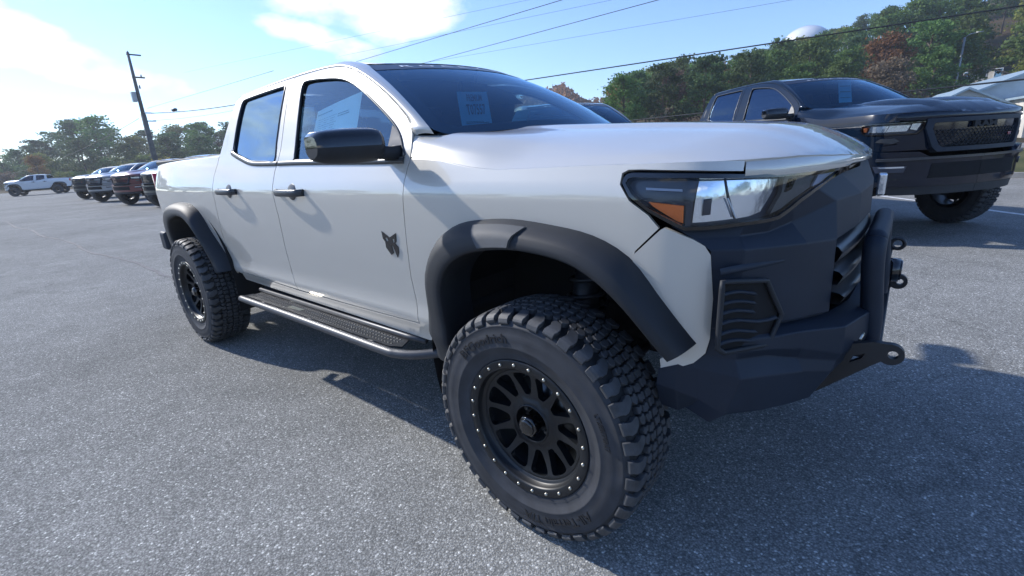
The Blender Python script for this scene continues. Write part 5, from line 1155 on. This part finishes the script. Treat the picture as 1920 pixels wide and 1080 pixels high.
# ------------------------------------------------------------------ the other make of pickup: same cab and bed, its own face
def other_truck(name_loc, rz, scale, paint, label, group=None, big=True, cat='pickup truck', banner='B L A C K   W I D O W'):
    root = empty('pickup_truck', name_loc, rz, label, cat, group); root.scale = scale
    fd, rd = make_body(root, paint, 'other')
    for fo, fi in ((FO, FI), (RO, RI)): g, _ = flare(fo, fi); both(root, 'fender_flare', g, M['gloss_black'])
    both_ = lambda nm, g, m, sub=None: both(root, nm, g, m, sub)
    hl = [(-.018, 1.150), (.0, 1.108), (.05, 1.086), (.16, 1.080), (.50, 1.080), (.56, 1.13), (.58, 1.195), (.10, 1.198), (.0, 1.188)]
    inn = [(-.005, 1.150), (.010, 1.118), (.05, 1.098), (.16, 1.093), (.49, 1.093), (.54, 1.13), (.555, 1.183), (.10, 1.186), (.006, 1.178)]
    h = both(root, 'headlight', panel(bodyf(-.03), hl, [], .05, 0), M['lampbody'])
    both(root, 'lamp_bezel', panel(bodyf(.003), hl, [inn], .05, .035, edge=.03, hskirt=.03), M['gloss_black'], h)
    both(root, 'lens', panel(bodyf(-.001), inn, [], .05, 0), M['lens'], h)
    for a0, a1 in ((.09, .262), (.268, .445)): both(root, 'reflector', panel(bodyf(-.015), [(a0, 1.170), (a1, 1.168), (a1 - .03, 1.112), (a0 - .03, 1.112)], [], .05, .01), M['chrome'], h)
    both(root, 'reflector', panel(bodyf(-.012), [(.455, 1.178), (.535, 1.178), (.50, 1.115), (.44, 1.13)], [], .05, .01), M['chrome'], h)
    both(root, 'amber_reflector', panel(bodyf(-.012), [(.005, 1.165), (.055, 1.165), (.045, 1.12), (.015, 1.125)], [], .05, .01), M['amber'], h)
    # face below the lamps
    both(root, 'front_corner', panel(bodyf(.0), [(.11, .93), (AMAX, .93), (AMAX, 1.22), (.585, 1.215), (.565, 1.13), (.505, 1.075), (.34, 1.075), (.34, .99), (.22, .98)], [], .06, .02), [paint, M['seal']])
    # grille
    def gf(y, z, o=0): return (.845 - .11 * (np.abs(y) / .62) ** 2.2 - (z - .9) * .10 + o, y, z)
    go_ = [(-.60, 1.215), (.60, 1.215), (.615, 1.13), (.55, .95), (.50, .905), (-.50, .905), (-.55, .95), (-.615, 1.13)]
    gi = [(-.54, 1.175), (.54, 1.175), (.555, 1.12), (.49, .965), (.46, .945), (-.46, .945), (-.49, .965), (-.555, 1.12)]
    gr = panel(lambda y, z: gf(y, z), go_, [gi], .06, .09, out=(1, 0, 0), edge=.04, hskirt=.06).build('grille', M['bumper'], root)
    panel(lambda y, z: gf(y, z, -.05), gi, [], .1, 0, out=(1, 0, 0)).build('grille_back', M['liner'], gr)
    g = Geo(); r_ = .030
    for i, z in enumerate(np.arange(.965, 1.115, .026)):
        pts = []
        for k, y in enumerate(np.linspace(-.50, .50, 41)):
            if abs(y) < .52 - max(0, (1.12 - z)) * .38: pts.append(gf(y, z + .010 * (1 if (k + i) % 2 else -1), -.022))
        tube(g, pts, .0042, 5)
    ms_ = g.build('grille_mesh', M['plastic'], gr); ms_['kind'] = 'stuff'
    v, f = text_geo('RAM', .075, .012, 2, .004); v = v * np.array([1.9, 1.0, 1]); letters('grille_letter', [gf(x, 1.142 + y, -.012 + zz) for x, y, zz in v], f, M['groove'], gr)
    g = Geo(); v, f = text_geo('R/T', .035, .003, 2, .001); g.add([gf(x + .36, 1.035 + y, .0 + zz) for x, y, zz in v], f); g.build('grille_badge', M['red'], gr)
    # bumper
    hole = [(.30, .70), (.30, .775), (.55, .78), (.60, .70)]
    bmp = both(root, 'front_bumper', panel(bodyf(.055), [(-.03, .70), (.0, .62), (.12, .585), (.5, .58), (AMAX, .58), (AMAX, .86), (.62, .86), (.52, .915), (.10, .925), (-.02, .91)], [], .05, .06), [paint, M['seal']])
    both(root, 'bumper_step', panel(bodyf(.075), [(.20, .835), (.62, .84), (AMAX, .84), (AMAX, .862), (.60, .862), (.20, .86)], [], .05, .03), M['trim'], bmp)
    both(root, 'lower_grille', panel(bodyf(.060), [(.62, .66), (AMAX, .66), (AMAX, .80), (.64, .80)], [], .06, .01), M['liner'], bmp)
    both(root, 'fog_lamp', panel(bodyf(.066), [(.20, .725), (.40, .725), (.42, .785), (.18, .785)], [], .05, .012), M['lampbody'], bmp)
    both(root, 'fog_lamp_strip', panel(bodyf(.070), [(.22, .768), (.40, .768), (.40, .782), (.21, .782)], [], .05, .008), M['chrome'], bmp)
    both(root, 'air_intake', panel(bodyf(.006), [(.16, 1.02), (.20, 1.05), (.32, 1.05), (.36, 1.02), (.30, 1.00)], [], .05, .02), M['trim'])
    both(root, 'skid_lip', panel(bodyf(.045), [(.30, .50), (AMAX, .50), (AMAX, .585), (.20, .585)], [], .06, .05), M['plastic'])
    # hood scoop ridges
    for s_ in (-1, 1):
        g = Geo(); rows = []
        for x in np.linspace(-.30, .62, 14):
            y0_ = .33 + .05 * x; zz = lambda y: float(hood_z(x, y)[0]); k = math.sin(PI * (x + .30) / .92) ** .6 if -.3 < x < .62 else 0
            rows.append([(x, s_ * (y0_ - .16), zz(y0_ - .16) + .001), (x, s_ * (y0_ - .08), zz(y0_ - .08) + .030 * k), (x, s_ * y0_, zz(y0_) + .034 * k), (x, s_ * (y0_ + .07), zz(y0_ + .07) + .022 * k), (x, s_ * (y0_ + .13), zz(y0_ + .13) + .001)])
        loft(g, rows, flip=s_ > 0); g.build('hood_ridge', paint, root)
    if banner:
        v, f = text_geo(banner, .045, .0, 2, .0006); W = wsf(.0032); s_ = v[:, 0] / (v[:, 0].max() - v[:, 0].min()) * 1.3; t_ = .93 + v[:, 1] / .05 * .04
        letters('banner_letter', W(s_, t_).T, f, M['white'], root)
    for x in (0., -3.336):
        for s_ in (-1, 1): wheel(root, x, s_ * 1.05, TRUCKR * 1.12 * scale[0] / scale[2] if False else TRUCKR, left=s_ > 0, detail=False, rot=.3 * s_, scale=(1, 1, 1))
    return root
BK = other_truck((.816, 6.06, 0), -.63, (1.06, 1.19, 1.165), M['black_paint'], 'lifted black pickup with a wide mesh grille parked at the right', big=True)
sheet('price_tag', [(0, 0, 0), (.24, 0, 0), (.24, 0, .33), (0, 0, .33)], M['tag'], [(.1, .2, .9, .23), (.1, .45, .9, .50), (.1, .7, .9, .74)], M['greyink'], 'pale blue price tag hanging behind the windshield of the black pickup', 'price tag')
tg = [o for o in bpy.data.objects if o.name.startswith('price_tag')][-1]
TT = Matrix.Translation((.816, 6.06, 0)) @ Matrix.Rotation(-.63, 4, 'Z') @ Matrix.Diagonal((1.06, 1.19, 1.165, 1)); p = TT @ Vector((-.99, .02, 1.50)); tg.location = p; tg.rotation_euler = (R(-12), 0, -.63 + R(90))
# copies of it, down the rows
def clone(loc, rz, paint, label, group, sc=(1.0, 1.10, 1.08)):
    c = copy_tree(BK, None, {'black_paint': M[paint]}); c.location = loc; c.rotation_euler = (0, 0, rz); c['label'] = label; c.scale = sc
    if group: c['group'] = group
    return c
GR = 'pickups parked in the far row on the left'
clone((-22.3, 4.0, 0), R(-74), 'green_paint', 'dark pickup of the far row half hidden behind the tail of the grey one', GR)
clone((-26.9, 3.9, 0), R(-72), 'red_paint', 'maroon pickup in the far row on the left', GR)
clone((-33.4, 4.0, 0), R(-70), 'silver_paint', 'silver pickup in the far row, between the maroon one and the dark green one', GR)
clone((-40.6, 4.4, 0), R(-68), 'green_paint', 'dark green pickup at the left end of the far row', GR)
clone((-69.0, 3.0, 0), R(-112), 'white_paint', 'distant white pickup seen from its side at the far left', GR)
clone((-2.6, 4.1, 0), -.63, 'silver_paint', 'silver pickup whose cab shows between the grey hood and the black pickup', None, (1.0, 1.10, 1.12))
clone((7.4, 11.5, 0), -.75, 'silver_paint', 'silver pickup just showing at the right edge behind the black one', None, (1.0, 1.10, 1.10))

# labels that single each thing out: number look-alikes from left to right
from collections import defaultdict
dd_ = defaultdict(list)
for o in COL.objects:
    if o.parent is None and o.get('label') and o.get('group') and 'photographer' not in o['label']: dd_[o['label']].append(o)
ORD = ['leftmost', 'second from the left', 'third from the left', 'fourth from the left', 'fifth from the left', 'sixth from the left', 'seventh from the left', 'eighth from the left', 'ninth from the left', 'tenth from the left', 'eleventh from the left', 'twelfth from the left', 'thirteenth from the left', 'fourteenth from the left', 'fifteenth from the left']
for lb, L_ in dd_.items():
    if len(L_) > 1:
        L_.sort(key=lambda o: (ucol(o.location.x, o.location.y)[0] or 0))
        for i, o in enumerate(L_): o['label'] = (ORD[i] if i < 15 else 'far right') + ' ' + lb
